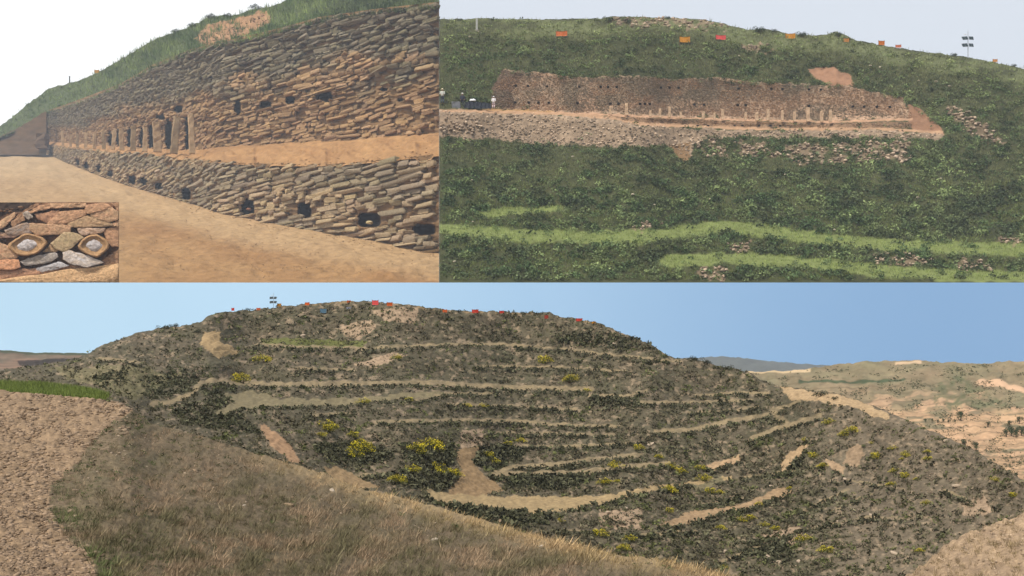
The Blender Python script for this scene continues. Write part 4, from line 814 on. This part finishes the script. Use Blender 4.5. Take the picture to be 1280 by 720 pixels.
D = gD(y); stones('floor_pebbles', P(x, y, D), rng.uniform(.3, 1.1, len(x)) * D / FP * (.5 + .5 * sstep(y, 200, 300)), lin(190, 156, 112, KG) * rng.uniform(.6, 1.1, (len(x), 1)), M_bigst, .5, 42)
tag(bpy.data.objects['floor_pebbles'], 'small stones and crumbs of earth along the wall foot', 'stones', kind='stuff')

LOWH = [(310, 259, 7, 10), (381, 263, 7, 9), (462, 275, 12, 8), (530, 287, 12, 6), (233, 242, 5, 7), (199, 233, 3.5, 4), (180, 227, 3, 5), (165, 225, 3.2, 5.5), (138, 217, 2.4, 4), (123, 211, 2, 4), (108, 207, 1.8, 4), (97, 203, 1.6, 3.4)]
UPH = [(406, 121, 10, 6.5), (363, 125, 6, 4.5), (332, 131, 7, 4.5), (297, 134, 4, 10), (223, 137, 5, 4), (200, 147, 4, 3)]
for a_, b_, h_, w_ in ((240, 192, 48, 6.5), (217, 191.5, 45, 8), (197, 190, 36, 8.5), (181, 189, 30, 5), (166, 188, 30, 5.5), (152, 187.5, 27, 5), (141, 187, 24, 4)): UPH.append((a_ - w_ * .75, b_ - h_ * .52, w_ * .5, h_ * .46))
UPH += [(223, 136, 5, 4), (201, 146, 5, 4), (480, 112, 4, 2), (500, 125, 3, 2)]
def wallback(name, x0, x1, top, bot, Dw, holes, colf, parent, loc, nx=330, nz=90, depth=55):
    X = np.linspace(x0, x1, nx); T = np.linspace(0, 1, nz); PX, TT = np.meshgrid(X, T, indexing='ij')
    PY = bot(PX) + (top(PX) - bot(PX)) * TT; D = Dw(PX) * 1.004 + 0 * PY
    D = D + (fbm(PX / 10, PY / 5, 331, 3) - .5) * .012 * D
    for a, b, rx, ry in holes:
        e = (np.abs(PX - a) / rx) ** 4 + (np.abs(PY - b) / ry) ** 4; D = D + depth * (1 - sstep(e, .55, .95)) * (D / 1000)
    V = P(PX, PY, D); I = np.arange(nx * nz).reshape(nx, nz); F = np.stack([I[:-1, :-1], I[1:, :-1], I[1:, 1:], I[:-1, 1:]], -1).reshape(-1, 4)
    return qmesh(name, V, F, M_big, colf(PX, PY), parent, loc, smooth=True)
def masonry(name, x0, x1, top, bot, Dw, holes, colf, protf, parent, loc, course, length, seed=0):
    """courses of flat stones laid along the wall; each stone an irregular slab with a chipped face"""
    r = np.random.default_rng(seed)
    xs = np.linspace(x0, x1, 2400); Ds = Dw(xs); wx = (xs - 640) / FP * Ds; arc = np.concatenate([[0], np.cumsum(np.hypot(np.diff(wx), np.diff(Ds)))])
    Vs, Fs, Cs = [], [], []; nv = 0; z = -0.2 * course
    zb = (HY - bot(xs)) / FP * Ds; zt = (HY - top(xs)) / FP * Ds; SF = sfac(xs); hmax = ((zt - zb) / SF).max()
    arc = np.concatenate([[0], np.cumsum(np.hypot(np.diff(wx), np.diff(Ds)) / SF[1:])])
    ang = np.linspace(0, 2 * np.pi, 10, endpoint=False)
    dxy = np.stack([np.gradient(wx), np.gradient(Ds)], -1); dxy /= np.linalg.norm(dxy, axis=1)[:, None]
    f0 = lambda i: SF[i]
    while z < hmax + course:
        ch_ = course * r.uniform(.5, 1.5); s = -r.uniform(0, length); ph = r.uniform(0, 100)
        while s < arc[-1]:
            L_ = length * r.choice([.3, .5, .8, 1.1, 1.6], p=[.26, .26, .24, .15, .09]) * r.uniform(.85, 1.15)
            sc_ = s + L_ / 2; s += L_ + .04 * length
            if sc_ < 0 or sc_ > arc[-1] - L_ * .45: continue
            wav = (float(vnoise(np.array(sc_ / (length * 4)), np.array(z / (course * 6)), 5)) - .5) * course * 1.1
            px = np.interp(sc_, arc, xs); i = min(int(np.searchsorted(xs, px)), 2399); Dm = Ds[i]
            f_ = SF[i]; zz = zb[i] + (z + ch_ / 2 + wav) * f_; py = HY - zz * FP / Dm
            if zz + ch_ * .3 * f_ > zt[i] or zz < zb[i] - ch_ * .2: continue
            hp = L_ * .3 * f0(i) * FP / Dm * abs(dxy[i][0])
            if any(((px - a) / (rx + hp)) ** 2 + ((py - b) / (ry + ch_ * .3 * FP / Dm)) ** 2 < 1.0 for a, b, rx, ry in holes): continue
            pr, skip = protf(px, py, r)
            if skip: continue
            hh = f_ * ch_ * r.uniform(.86, 1.14) / 2; hl = f_ * L_ / 2; cf = course * f_
            ca, sa = np.cos(ang), np.sin(ang); e = .2
            u = np.sign(ca) * np.abs(ca) ** e * hl * r.uniform(.74, 1.08, 10); v = np.sign(sa) * np.abs(sa) ** e * hh * r.uniform(.72, 1.1, 10)
            tilt = r.normal(0, .03) ; v = v + u * tilt + (u / hl) * r.uniform(-.2, .2) * hh
            dx, dd = dxy[i]; nx_, ny_ = dd, -dx
            if ny_ > 0: nx_, ny_ = -nx_, -ny_
            pr = pr * cf; bow = r.uniform(-.5, .5, 2) * pr; fall = r.uniform(-.4, .4) * pr
            P0 = []
            for sc2, off in ((1.0, -.6 * cf), (1.0, pr * .92), (.93, pr)):
                jj = r.uniform(-.08, .08, 10) * cf + v / hh * fall
                q = np.stack([wx[i] + u * sc2 * dx + nx_ * (off + jj + u / hl * bow[0]), Ds[i] + u * sc2 * dd + ny_ * (off + jj + u / hl * bow[0]), zz + v * sc2], -1); P0.append(q)
            P0.append(np.array([[wx[i] + nx_ * pr * 1.04, Ds[i] + ny_ * pr * 1.04, zz]]))
            Vs.append(np.concatenate(P0))
            for k in range(2):
                a_ = nv + k * 10
                for j in range(10): Fs.append((a_ + j, a_ + (j + 1) % 10, a_ + 10 + (j + 1) % 10, a_ + 10 + j))
            for j in range(0, 10, 2): Fs.append((nv + 20 + j, nv + 20 + (j + 1) % 10, nv + 20 + (j + 2) % 10, nv + 30))
            nv += 31; Cs.append(np.repeat(colf(px, py, r)[None], 31, 0))
        z += ch_ * .96
    return qmesh(name, np.concatenate(Vs), np.array(Fs), M_bigst, np.concatenate(Cs), parent, loc)
def low_col(px, py, r):
    g = sstep(fbm(np.array(px / 60), np.array(py / 20), 341, 2), .4, .6); c = lin(192, 166, 128, KG) * (1 - g) + lin(168, 150, 120, KG) * g
    return c * r.uniform(.78, 1.14) * np.array([1, 1 + r.uniform(-.03, .03), 1 + r.uniform(-.08, .1)])
def up_col(px, py, r):
    rel = (py - a_brow(px)) / (a_foot(px) - a_brow(px)); nn = float(fbm(np.array(px / 50), np.array(py / 24), 351, 3))
    g = sstep(rel + (nn - .5) * .9, .35, .6); c = lin(142, 130, 104, KG) * (1 - g) + lin(186, 150, 108, KG) * g
    return c * r.uniform(.74, 1.18) * np.array([1, 1 + r.uniform(-.03, .03), 1 + r.uniform(-.08, .1)])
lwD = lowD
loc = P(300, a_base(300), lowD(300.)); LOWH = [(a, b, c * 1.2, d * 1.15) for a, b, c, d in LOWH]; lw = thing('stone_wall', loc, 'lower stepped dry stone wall with a row of square openings at its foot', 'wall', 'stepped dry stone walls of the excavation')
def backc(k):
    def f(px, py):
        n = fbm(px / 14, py / 7, 361, 4)[..., None]; return (lin(172, 134, 90, KG) * (1 - n) + lin(136, 108, 76, KG) * n) * k
    return f
wallback('mud_core', 56, AXR, lambda x: a_edge(x) - .6, lambda x: a_base(x) + 2, lowD, LOWH, backc(.8), lw, tuple(loc))
for px_, py_, r_0, lb in ((462, 279, 5, 'pale skull-like stone lying inside the large opening of the lower wall'), (311, 262, 3.5, 'rounded stone inside the left large opening of the lower wall'), (283, 262, 5, 'reddish brown stone protruding at the foot of the lower wall')):
    boulder(px_, py_, r_0 * 1.4, float(lowD(float(px_))) * 1.003, lb, (206, 186, 140) if r_0 == 5 and px_ > 400 else (150, 104, 80), 'odd stones in the lower wall openings', 2)
CO = KA * .052
masonry('masonry', 57, 552, a_edge, a_base, lowD, LOWH, low_col, lambda px, py, r: (r.uniform(.1, .9), r.uniform() < .05), lw, tuple(loc), CO * 1.15, KA * .50, 3)
loc2 = P(300, a_foot(300), upD(300.)); uw = thing('stone_wall', loc2, 'tall upper dry stone wall rising behind the sandy ledge', 'wall', 'stepped dry stone walls of the excavation')
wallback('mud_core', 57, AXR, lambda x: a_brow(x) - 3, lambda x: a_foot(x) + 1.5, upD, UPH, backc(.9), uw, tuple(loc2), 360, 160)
def upprot(px, py, r):
    rel = (py - a_brow(px)) / (a_foot(px) - a_brow(px)); nn = float(fbm(np.array(px / 34), np.array(py / 16), 371, 3))
    if rel < .5: return r.uniform(.4, 1.4), r.uniform() < .12
    return (r.uniform(-.1, .45) if nn > .42 else r.uniform(.3, 1.2)), r.uniform() < (.42 if nn > .42 else .12)
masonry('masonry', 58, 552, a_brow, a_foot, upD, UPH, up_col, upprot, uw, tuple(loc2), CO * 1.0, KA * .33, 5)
# sandy ledge between the two walls
X_ = np.linspace(56, AXR, 300); T = np.linspace(0, 1, 24); PX, TT = np.meshgrid(X_, T, indexing='ij')
PY = a_edge(PX) + .2 + 6 * sstep(fbm(PX / 16, PX * 0, 29, 3), .45, .7) * sstep(PX, 120, 300) * (1 - TT) + (a_foot(PX) - 1 - a_edge(PX) - 2.2) * TT; D = lowD(PX) * .997 + (upD(PX) * 1.01 - lowD(PX) * .997) * TT
V = P(PX, PY, D); V[..., 2] += (fbm(PX / 12, PY / 5, 381, 4) - .3) * 13 * np.sin(np.pi * TT) - 1.5 * (1 - TT); I = np.arange(PX.size).reshape(PX.shape)
F = np.stack([I[:-1, :-1], I[1:, :-1], I[1:, 1:], I[:-1, 1:]], -1).reshape(-1, 4)
n = fbm(PX / 24, PY / 8, 391, 4)[..., None]; cc = (lin(198, 154, 104, KG) * (1 - n) + lin(168, 124, 80, KG) * n) * (.75 + .5 * fbm(PX / 7, PY / 2, 7, 3)[..., None])
tag(qmesh('ledge', V, F, mat('trodden sandy earth'), cc, smooth=True), 'orange sandy ledge between the lower and the upper stone wall', kind='structure')
x, y = pick(2600, 62, 546, 165, 212, lambda x, y: (y > a_foot(x) + .5) * (y < a_edge(x) + 2.5) * np.maximum(sstep(3.5 - np.abs(y - a_edge(x)), 0, 3), .15), 47)
D = lowD(x) + (upD(x) - lowD(x)) * np.clip((a_edge(x) - y) / (a_edge(x) - a_foot(x)), 0, 1)
stones('ledge_crumbs', P(x, y, D), rng.uniform(.5, 2.0, len(x)) * D / FP * sfac(x), lin(200, 158, 108, KG) * rng.uniform(.65, 1.1, (len(x), 1)), M_bigst, .6, 48)
tag(bpy.data.objects['ledge_crumbs'], 'crumbled earth and stones along the edge of the sandy ledge', 'stones', kind='stuff')
# cross wall closing the far end, and the slope above
def quadpatch(name, c4, m, colf, nu=60, nv=40, bump=0, seed=0, parent=None):
    (x0, y0, d0), (x1, y1, d1), (x2, y2, d2), (x3, y3, d3) = c4; U, Vv = np.meshgrid(np.linspace(0, 1, nu), np.linspace(0, 1, nv), indexing='ij')
    f = lambda a, b, c, d: (a * (1 - U) + b * U) * (1 - Vv) + (d * (1 - U) + c * U) * Vv
    PX, PY, D = f(x0, x1, x2, x3), f(y0, y1, y2, y3), f(d0, d1, d2, d3); V = P(PX, PY, D)
    V += ((fbm(PX / 6, PY / 4, 401 + seed, 4) - .5) * bump * D / FP)[..., None] * np.array([0, -1, .3])
    I = np.arange(nu * nv).reshape(nu, nv); F = np.stack([I[:-1, :-1], I[1:, :-1], I[1:, 1:], I[:-1, 1:]], -1).reshape(-1, 4)
    return qmesh(name, V, F, m, colf(PX, PY), parent, smooth=True)
far_D = float(lowD(56.)); a_low = curve([(-1200, 190), (-120, 190), (-40, 182), (0, 172), (20, 163), (56, 141), (75, 137), (100, 129), (150, 109), (190, 85), (240, 65), (300, 51), (350, 40), (400, 26), (470, 16), (560, 7)])
cw_ = Sheet(-118, 58, 1.5, lambda x: 193.5 + 0 * x, lambda x: a_low(x) - 1.5, 40, lambda x: far_D * .93 + 0 * x, lambda x: far_D * .953 + 0 * x, lambda x, y: 1 + 0 * x, 3)
o = cw_.build('cross_wall', M_big, lambda a, b: (lin(116, 90, 62, .6) * (.5 + .8 * fbm(a / 10, b / 2.5, 7, 4)[..., None])), bump=3); tag(o, 'dark brown earth face closing the far left end of the excavation', 'wall')
D = far_D * .93; o = from_bm('buttress', slab_bm(14 * D / FP, 10 * D / FP, 18 * D / FP, 9, 4), mat('buttress stone', base=lin(112, 88, 64, KG), amp=.3, scale=.1, bump=.6, dist=4)); o.location = tuple(P(53, 186, D)); tag(o, 'squat brown masonry buttress at the far end of the upper wall', 'buttress')
a_out = curve([(-120, 205), (0, 158), (15, 147), (30, 134), (60, 111), (100, 101), (130, 86), (170, 63), (200, 46), (235, 34), (265, 20), (290, 20), (310, 13), (340, 8), (370, -6), (560, -40)])
top = Sheet(-120, AXR, 1.6, a_low, a_out, 80, lambda x: (far_D * .95 + (upD(np.maximum(x, 56)) - far_D * .95) * sstep(x, 10, 75)) * .995, lambda x: (far_D * 1.2 + (upD(np.maximum(x, 56)) * 1.35 - far_D * 1.2) * sstep(x, 0, 90)), lambda x, y: 1 + 0 * x, 2)
SCAR = [(240, 50), (262, 30), (300, 22), (332, 15), (340, 22), (320, 38), (290, 50), (262, 58)]
def top_col(px, py):
    n = fbm(px / 14, py / 8, 411, 4)[..., None]; c = lin(72, 84, 46, .7) * (1 - n) + lin(90, 98, 54, .7) * n
    paint(c, area(px, py, SCAR, 9), lin(176, 134, 94, KG) * (.6 + .7 * fbm(px / 8, py / 5, 13, 3)[..., None])); return c * (.7 + .6 * fbm(px / 4, py / 3, 3, 3)[..., None])
tag(top.build('grassy_brow', M_big, top_col, bump=5, bscale=8, skirt=1.1), 'grassy slope running above the stepped stone walls', kind='structure')
x, y = pick(42000, -100, 546, -38, 200, lambda x, y: (y > a_out(x) + 2) * (y < a_low(x) + 3) * (1 - .9 * area(x, y, SCAR, 12) * (fbm(x / 5, y / 5, 23, 2) > .36)) , 43)
D = top.at(x, y); tn = sstep(fbm(x / 24, y / 12, 421, 3), .35, .65)[:, None]; rt = sstep(x, 395, 430)[:, None]
c = 1.3 * (lin(82, 102, 50, .7) * (1 - tn) + lin(126, 140, 76, .7) * tn) * (1 - rt * .5)
pw = 1 - .45 * sstep(200 - x, 0, 140)
grass('brow_grass', P(x, y, D), rng.uniform(3, 8, len(x)) * pw * D / FP, c * rng.uniform(.6, 1.3, (len(x), 1)), M_leaf, 7, .07, .6, .8, 44)
tag(bpy.data.objects['brow_grass'], 'green grass growing along the brow of the stepped wall', 'grass', kind='stuff')
x, y = pick(1500, -60, 540, -30, 190, lambda x, y: (y > a_out(x) + 3) * (y < a_low(x) + 2) * (1 - area(x, y, SCAR, 5)) * (sstep(fbm(x / 20, y / 10, 431, 3), .5, .6) + (x > 400) + .8 * (np.abs(y - a_low(x)) < 4)) * .7, 45)
D = top.at(x, y)
leaves('brow_bushes', P(x, y, D), rng.uniform(3, 7, len(x)) * (1 - .4 * sstep(200 - x, 0, 140)) * D / FP, lin(58, 72, 44, .7) * rng.uniform(.6, 1.4, (len(x), 1)) * (1 - .3 * sstep(x, 395, 430))[:, None], M_leaf, 44, .18, .8, 46)
tag(bpy.data.objects['brow_bushes'], 'low dark bushes on the brow of the stepped wall', 'bushes', kind='stuff')
x, y = pick(900, 236, 345, 10, 62, lambda x, y: area(x, y, SCAR, 6) * .7, 63); D = top.at(x, y)
stones('scar_stones', P(x, y, D), rng.uniform(.6, 1.8, len(x)) * D / FP, lin(180, 146, 108, KG) * rng.uniform(.5, 1.15, (len(x), 1)), M_bigst, .6, 64)
tag(bpy.data.objects['scar_stones'], 'stones in the bare earth scar above the upper wall', 'stones', kind='stuff')
ab = shrub_proto('brow_shrub', lin(56, 74, 46, .7), 'x', 'shrub', 'shrubs on the skyline above the stepped wall', 88, 240, leafk=.11); first = True
for a, b, r0, lab in [(267, 24, 10, 'dark shrub left of the bare earth scar on the skyline'), (243, 34, 8, 'feathery shrub lower left of the skyline dark shrub'), (288, 22, 8, 'low shrub at the top of the bare earth scar'), (322, 12, 10, 'upright leafy shrub right of the bare earth scar'), (222, 42, 8, 'rounded green shrub on the sloping skyline')]:
    D = float(top.at(np.array(float(a)), np.array(float(b)))); loc = P(a, b, D); s_ = r0 * D / FP * 1.0
    if first: ab.location = tuple(loc); ab.scale = (s_,) * 3; ab['label'] = lab; first = False
    else: copy_thing(ab, loc, lab, s_, 0)
D = float(top.at(np.array(87.), np.array(104.))); s_ = D / FP
bm = bmesh.new(); bm_cyl(bm, (0, 0, -2 * s_), (0, 0, 6.5 * s_), .8 * s_, .65 * s_, 10); bm_cyl(bm, (0, 0, 6.5 * s_), (0, 0, 7.3 * s_), 1.0 * s_, .7 * s_, 10); o = from_bm('marker_post', bm, mat('dark post', base=lin(70, 66, 60, .7))); o.location = tuple(P(87, 102.5, D)); tag(o, 'small dark post on the distant skyline above the wall', 'post')
banner(121, 92, float(top.at(np.array(121.), np.array(92.))), 6, 4.5, YL, 'small yellow banner on the distant skyline above the wall', 'banners above the stepped wall')
# standing slabs on the ledge
SP = [(240, 192, 48, 6.5, 'tallest and nearest standing stone on the ledge'), (217, 191.5, 45, 8, 'second standing stone from the near end, leaning left'), (197, 190, 36, 8.5, 'broad standing stone, third from the near end'), (181, 189, 30, 5, 'slim standing stone, fourth from the near end'), (166, 188, 30, 5.5, 'dark standing stone, fifth from the near end'), (152, 187.5, 27, 5, 'standing stone on the ledge, sixth from the near end'), (141, 187, 24, 4, 'standing stone on the ledge, seventh from the near end'), (130, 186.5, 22, 3.6, 'standing stone on the ledge, eighth from the near end'), (118, 186, 20, 3.4, 'short standing stone, ninth from the near end'), (107, 185.3, 19, 3, 'short standing stone, tenth from the near end'), (97, 184.6, 17, 3, 'short standing stone, eleventh from the near end'), (88, 184, 16, 2.6, 'short standing stone, twelfth from the near end'), (79, 183.5, 20, 2.6, 'farthest standing stone at the end of the ledge')]
for i, (a, b, h_, wd, lab) in enumerate(SP):
    D = float(lowD(float(a))) * .55 + float(upD(float(a))) * .43; D *= .985; s_ = D / FP
    o = from_bm('standing_stone', slab_bm(wd * 1.15 * s_, wd * .7 * s_, h_ * s_, 500 + i, 7), mat('ledge post stone %d' % (i % 3), base=lin(*[(206, 174, 132), (170, 144, 108), (190, 158, 118)][i % 3], KG), amp=.3, scale=.12, bump=.5, dist=2))
    o.location = tuple(P(a, b, D)); o.rotation_euler = (0, [-.03, .09, -.06, .02, .04][i % 5], .5); tag(o, lab, 'standing stone', 'standing stones on the sandy ledge')

# ------------------------------------------------------------------ close view of the wall with two carved eye stones (block in front, lower left)
BD = 560.0; BS = BD / FP
def bp3(x, y, h): return P(x / 6.92, 250 + y / 6.92, BD) + np.array([0, -h * BS, 0]) if False else P(x / 6.92, 250 + y / 6.92, BD - h * BS)
base_ = P(74, 353, BD)
bt_ = thing('stone_wall', base_, 'close view block of rough dry masonry holding two carved eye shaped stones', 'wall')
X, Yg = np.meshgrid(np.linspace(-260, 1029, 150), np.linspace(21, 714, 80), indexing='ij')
h = (fbm(X / 60, Yg / 40, 451, 4) - .5) * 6 - 5; V = bp3(X, Yg, h); n = fbm(X / 90, Yg / 50, 461, 4)[..., None]
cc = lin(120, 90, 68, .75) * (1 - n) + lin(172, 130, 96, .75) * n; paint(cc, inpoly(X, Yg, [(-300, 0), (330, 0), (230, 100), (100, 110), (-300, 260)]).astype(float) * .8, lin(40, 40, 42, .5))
I = np.arange(X.size).reshape(X.shape); F = np.stack([I[:-1, :-1], I[1:, :-1], I[1:, 1:], I[:-1, 1:]], -1).reshape(-1, 4); Vv = V.reshape(-1, 3)
rim = np.concatenate([I[:, 0], I[-1, 1:], I[-2::-1, -1], I[0, -2:0:-1]]); k_ = np.arange(len(rim)); k2_ = (k_ + 1) % len(rim)
Vb = Vv[rim] * 1.07; F = np.concatenate([F, np.stack([rim[k_], rim[k2_], len(Vv) + k2_, len(Vv) + k_], -1)])
qmesh('mud_core', np.concatenate([Vv, Vb]), F, mat('mud bedding', amp=.25, scale=.25, bump=.6, dist=1.5), np.concatenate([cc.reshape(-1, 3), cc.reshape(-1, 3)[rim]]), bt_, tuple(base_), smooth=True)
def clipr(poly, x1=1027, y0=24, y1=713):
    def clip(p, f, g):
        out = []
        for i in range(len(p)):
            a, b = p[i], p[(i + 1) % len(p)]
            if f(a): out.append(a)
            if f(a) != f(b): out.append(g(a, b))
        return out
    def gx(v, ax):
        def g(a, b): t_ = (v - a[ax]) / (b[ax] - a[ax]); return (a[0] + (b[0] - a[0]) * t_, a[1] + (b[1] - a[1]) * t_)
        return g
    p = clip(poly, lambda q: q[0] <= x1, gx(x1, 0)); p = clip(p, lambda q: q[1] >= y0, gx(y0, 1)); return clip(p, lambda q: q[1] <= y1, gx(y1, 1))
def densify(poly, n=28, r=None, jit=2.5, rnd=1):
    a = np.array(poly, float); nx = np.roll(a, -1, 0); seg = np.hypot(*(nx - a).T); cum = np.concatenate([[0], np.cumsum(seg)]); t_ = np.linspace(0, cum[-1], n, endpoint=False)
    a2 = np.concatenate([a, a[:1]]); x = np.interp(t_, cum, a2[:, 0]); y = np.interp(t_, cum, a2[:, 1])
    p = np.stack([x, y], -1); 
    for _ in range(rnd): p = (np.roll(p, 1, 0) + 4 * p + np.roll(p, -1, 0)) / 6
    return p + r.uniform(-jit, jit, p.shape)
def relief(name, poly, h, c1, c2, seed, prof=((1.0, -9), (1.0, .8), (.98, .95), (.93, 1.0), (.6, .98), (.3, 1.02)), parent=None, inner=None, tiltv=None):
    r = np.random.default_rng(seed); p = densify(poly, 28, r, 3.5, 3 if name in ('carved_stone', 'pupil') else 0); ctr = p.mean(0); p = ctr + (p - ctr) * 1.12; p[:, 0] = np.minimum(p[:, 0], 1027); p[:, 1] = np.clip(p[:, 1], 24, 713); V, F, C_ = [], [], []
    tl = r.uniform(-.25, .25, 2) if tiltv is None else tiltv; ext = np.abs(p - ctr).max(0) + 1
    for k, (sc_, hh) in enumerate(prof):
        q = ctr + (p - ctr) * sc_ + (r.uniform(-1.5, 1.5, p.shape) if k > 1 else 0)
        hv = (hh * h if hh > -5 else hh) + (((q - ctr) / ext) @ tl) * h * .8 * (hh > 0) + (fbm(q[:, 0] / 20, q[:, 1] / 12, seed, 3) - .5) * 1.6 * (hh > 0)
        V.append(bp3(q[:, 0], q[:, 1], hv)); m_ = fbm(q[:, 0] / 30, q[:, 1] / 14, seed + 5, 3)[:, None]
        cc_ = lin(*c1, .92) * (1 - m_) + lin(*c2, .92) * m_
        C_.append(cc_)
    hv = prof[-1][1] * h; V.append(bp3(ctr[0:1], ctr[1:2], hv)); C_.append(lin(*c2, .92)[None])
    for k in range(len(prof) - 1):
        for j in range(28): a_ = k * 28; F.append((a_ + j, a_ + (j + 1) % 28, a_ + 28 + (j + 1) % 28, a_ + 28 + j))
    a_ = (len(prof) - 1) * 28
    for j in range(0, 28, 2): F.append((a_ + j, a_ + j + 1, a_ + (j + 2) % 28, len(prof) * 28))
    return qmesh(name, np.concatenate(V), np.array(F), mat('close stone', amp=.38, scale=.55, bump=1.0, dist=1.4), np.concatenate(C_), parent, tuple(base_), smooth=False)
T1, T2, T3, GR, WH, DK, PK_ = (206, 156, 120), (178, 140, 104), (190, 160, 122), (168, 158, 152), (220, 214, 212), (146, 108, 82), (204, 176, 154)
ST = [([(255, 100), (340, 50), (440, 32), (446, 70), (330, 96), (270, 118)], 6, T1, T2), ([(447, 28), (740, 30), (735, 62), (450, 73)], 6, T1, T3), ([(752, 45), (900, 24), (960, 60), (870, 95), (762, 118), (740, 80)], 7, T1, T2),
      ([(790, 122), (960, 67), (1022, 110), (1017, 165), (950, 187), (800, 150)], 7, T3, T1), ([(310, 125), (500, 90), (512, 100), (410, 197), (330, 160)], 5, T1, DK), ([(412, 207), (522, 102), (720, 87), (740, 125), (600, 190), (560, 205)], 6, T1, T2),
      ([(600, 192), (760, 140), (960, 200), (966, 227), (680, 236), (600, 225)], 6, T3, T2), ([(0, 185), (120, 112), (126, 150), (30, 240), (-60, 290)], 6, T1, T3), ([(100, 185), (200, 122), (216, 172), (110, 232)], 5, T2, DK),
      ([(50, 262), (220, 197), (272, 232), (262, 288), (150, 303), (60, 290)], 7, T2, GR), ([(-60, 270), (60, 292), (155, 306), (120, 326), (-60, 332)], 5, (140, 112, 110), T2), ([(270, 205), (420, 212), (600, 218), (590, 288), (330, 306), (272, 255)], 7, T3, T1),
      ([(450, 375), (560, 285), (640, 290), (720, 325), (572, 447), (500, 425)], 8, T3, (170, 150, 112)), ([(680, 246), (905, 242), (880, 280), (720, 305), (690, 282)], 6, PK_, T2), ([(900, 262), (1040, 232), (1040, 390), (966, 398), (925, 345)], 4, T2, T1),
      ([(375, 447), (440, 385), (500, 432), (488, 444)], 5, T3, T2), ([(-60, 350), (60, 400), (150, 482), (130, 503), (-60, 510)], 6, T3, T1), ([(-60, 517), (150, 517), (166, 583), (120, 598), (-60, 602)], 7, (200, 140, 98), T1),
      ([(190, 530), (320, 482), (470, 457), (492, 490), (420, 540), (230, 566)], 7, GR, (176, 160, 140)), ([(560, 460), (600, 441), (780, 490), (880, 540), (750, 576), (620, 550), (560, 512)], 9, T3, WH), ([(320, 592), (500, 537), (592, 570), (480, 600), (350, 626)], 6, WH, GR),
      ([(-60, 612), (180, 602), (318, 590), (350, 640), (150, 665), (-60, 696)], 5, DK, T1), ([(892, 520), (1040, 420), (1040, 548), (900, 562)], 3, DK, T2), ([(962, 207), (1040, 170), (1040, 228), (975, 226)], 6, T3, T1), ([(970, 30), (1040, 30), (1040, 100), (1020, 98)], 5, T1, T2),
      ([(126, 150), (190, 110), (250, 60), (320, 35), (330, 55), (230, 98), (150, 160)], 3, T2, DK), ([(-60, 702), (350, 645), (600, 604), (900, 572), (1040, 560), (1040, 725), (-60, 725)], 8, (222, 182, 136), (206, 164, 118)), ([(600, 560), (740, 582), (880, 566), (700, 598), (420, 632), (370, 628)], 4, T2, DK)]
for i, (pl, h_, c1, c2) in enumerate(ST):
    relief('stone', clipr(pl), h_, c1, c2, 600 + i, parent=bt_)
r5 = np.random.default_rng(9); fx, fy = r5.uniform(-200, 1000, 420), r5.uniform(60, 690, 420)
stones('filler_stones', bp3(fx, fy, -2.5) - base_, r5.uniform(1.2, 3.2, 420) * BS, lin(170, 134, 100, .7) * r5.uniform(.5, 1.1, (420, 1)), mat('close filler', amp=.25, scale=1, bump=.6, dist=.6), .6, 49, bt_)
bpy.data.objects['filler_stones']['kind'] = 'stuff'
pb = relief('pebble', clipr([(200, 115), (240, 95), (285, 148), (245, 166), (205, 140)]), 8, (224, 206, 186), (204, 184, 164), 700, parent=bt_)
EYE = ((1.0, -9), (1.0, .3), (.97, .75), (.92, .98), (.84, 1.0), (.78, .92), (.74, .8))
for i, (pl, cx) in enumerate([([(72, 392), (220, 290), (320, 310), (415, 365), (330, 450), (230, 486), (160, 470), (82, 420)], 0), ([(675, 395), (740, 322), (830, 300), (920, 350), (947, 402), (842, 500), (720, 450)], 1)]):
    e = relief('carved_stone', pl, 11, (192, 152, 108), (174, 136, 96), 720 + i, EYE, bt_, tiltv=np.array([0, 0]))
    ctr = np.array(pl, float).mean(0); ip = [tuple(ctr + (np.array(q) - ctr) * .72) for q in pl]
    relief('pupil', ip, 8.9, (222, 216, 214), (176, 160, 150), 740 + i, ((1.0, .2), (.97, .7), (.8, .92), (.5, 1.12), (.25, 1.2)), e, tiltv=np.array([0, 0]))
    e['label'] = ['wide carved eye stone with a whitish pupil', 'smaller lozenge carved eye stone with a grey pupil'][i]

# ------------------------------------------------------------------ air
HAZE = 0.0001
if HAZE:
    bm = bmesh.new(); bm_box(bm, (0, 1780, 230), (9000, 3800, 620)); hz = None
    me = bpy.data.meshes.new('haze'); bm.to_mesh(me); bm.free(); hz = bpy.data.objects.new('haze', me); COL.objects.link(hz)
    hm = bpy.data.materials.new('haze'); hm.use_nodes = True; t = hm.node_tree; t.nodes.clear()
    vo = t.nodes.new('ShaderNodeVolumePrincipled'); vo.inputs['Color'].default_value = (.84, .91, 1.0, 1); vo.inputs['Density'].default_value = HAZE
    ou = t.nodes.new('ShaderNodeOutputMaterial'); t.links.new(vo.outputs[0], ou.inputs['Volume']); me.materials.append(hm)
    tag(hz, 'thin pale summer haze filling the air', kind='stuff')
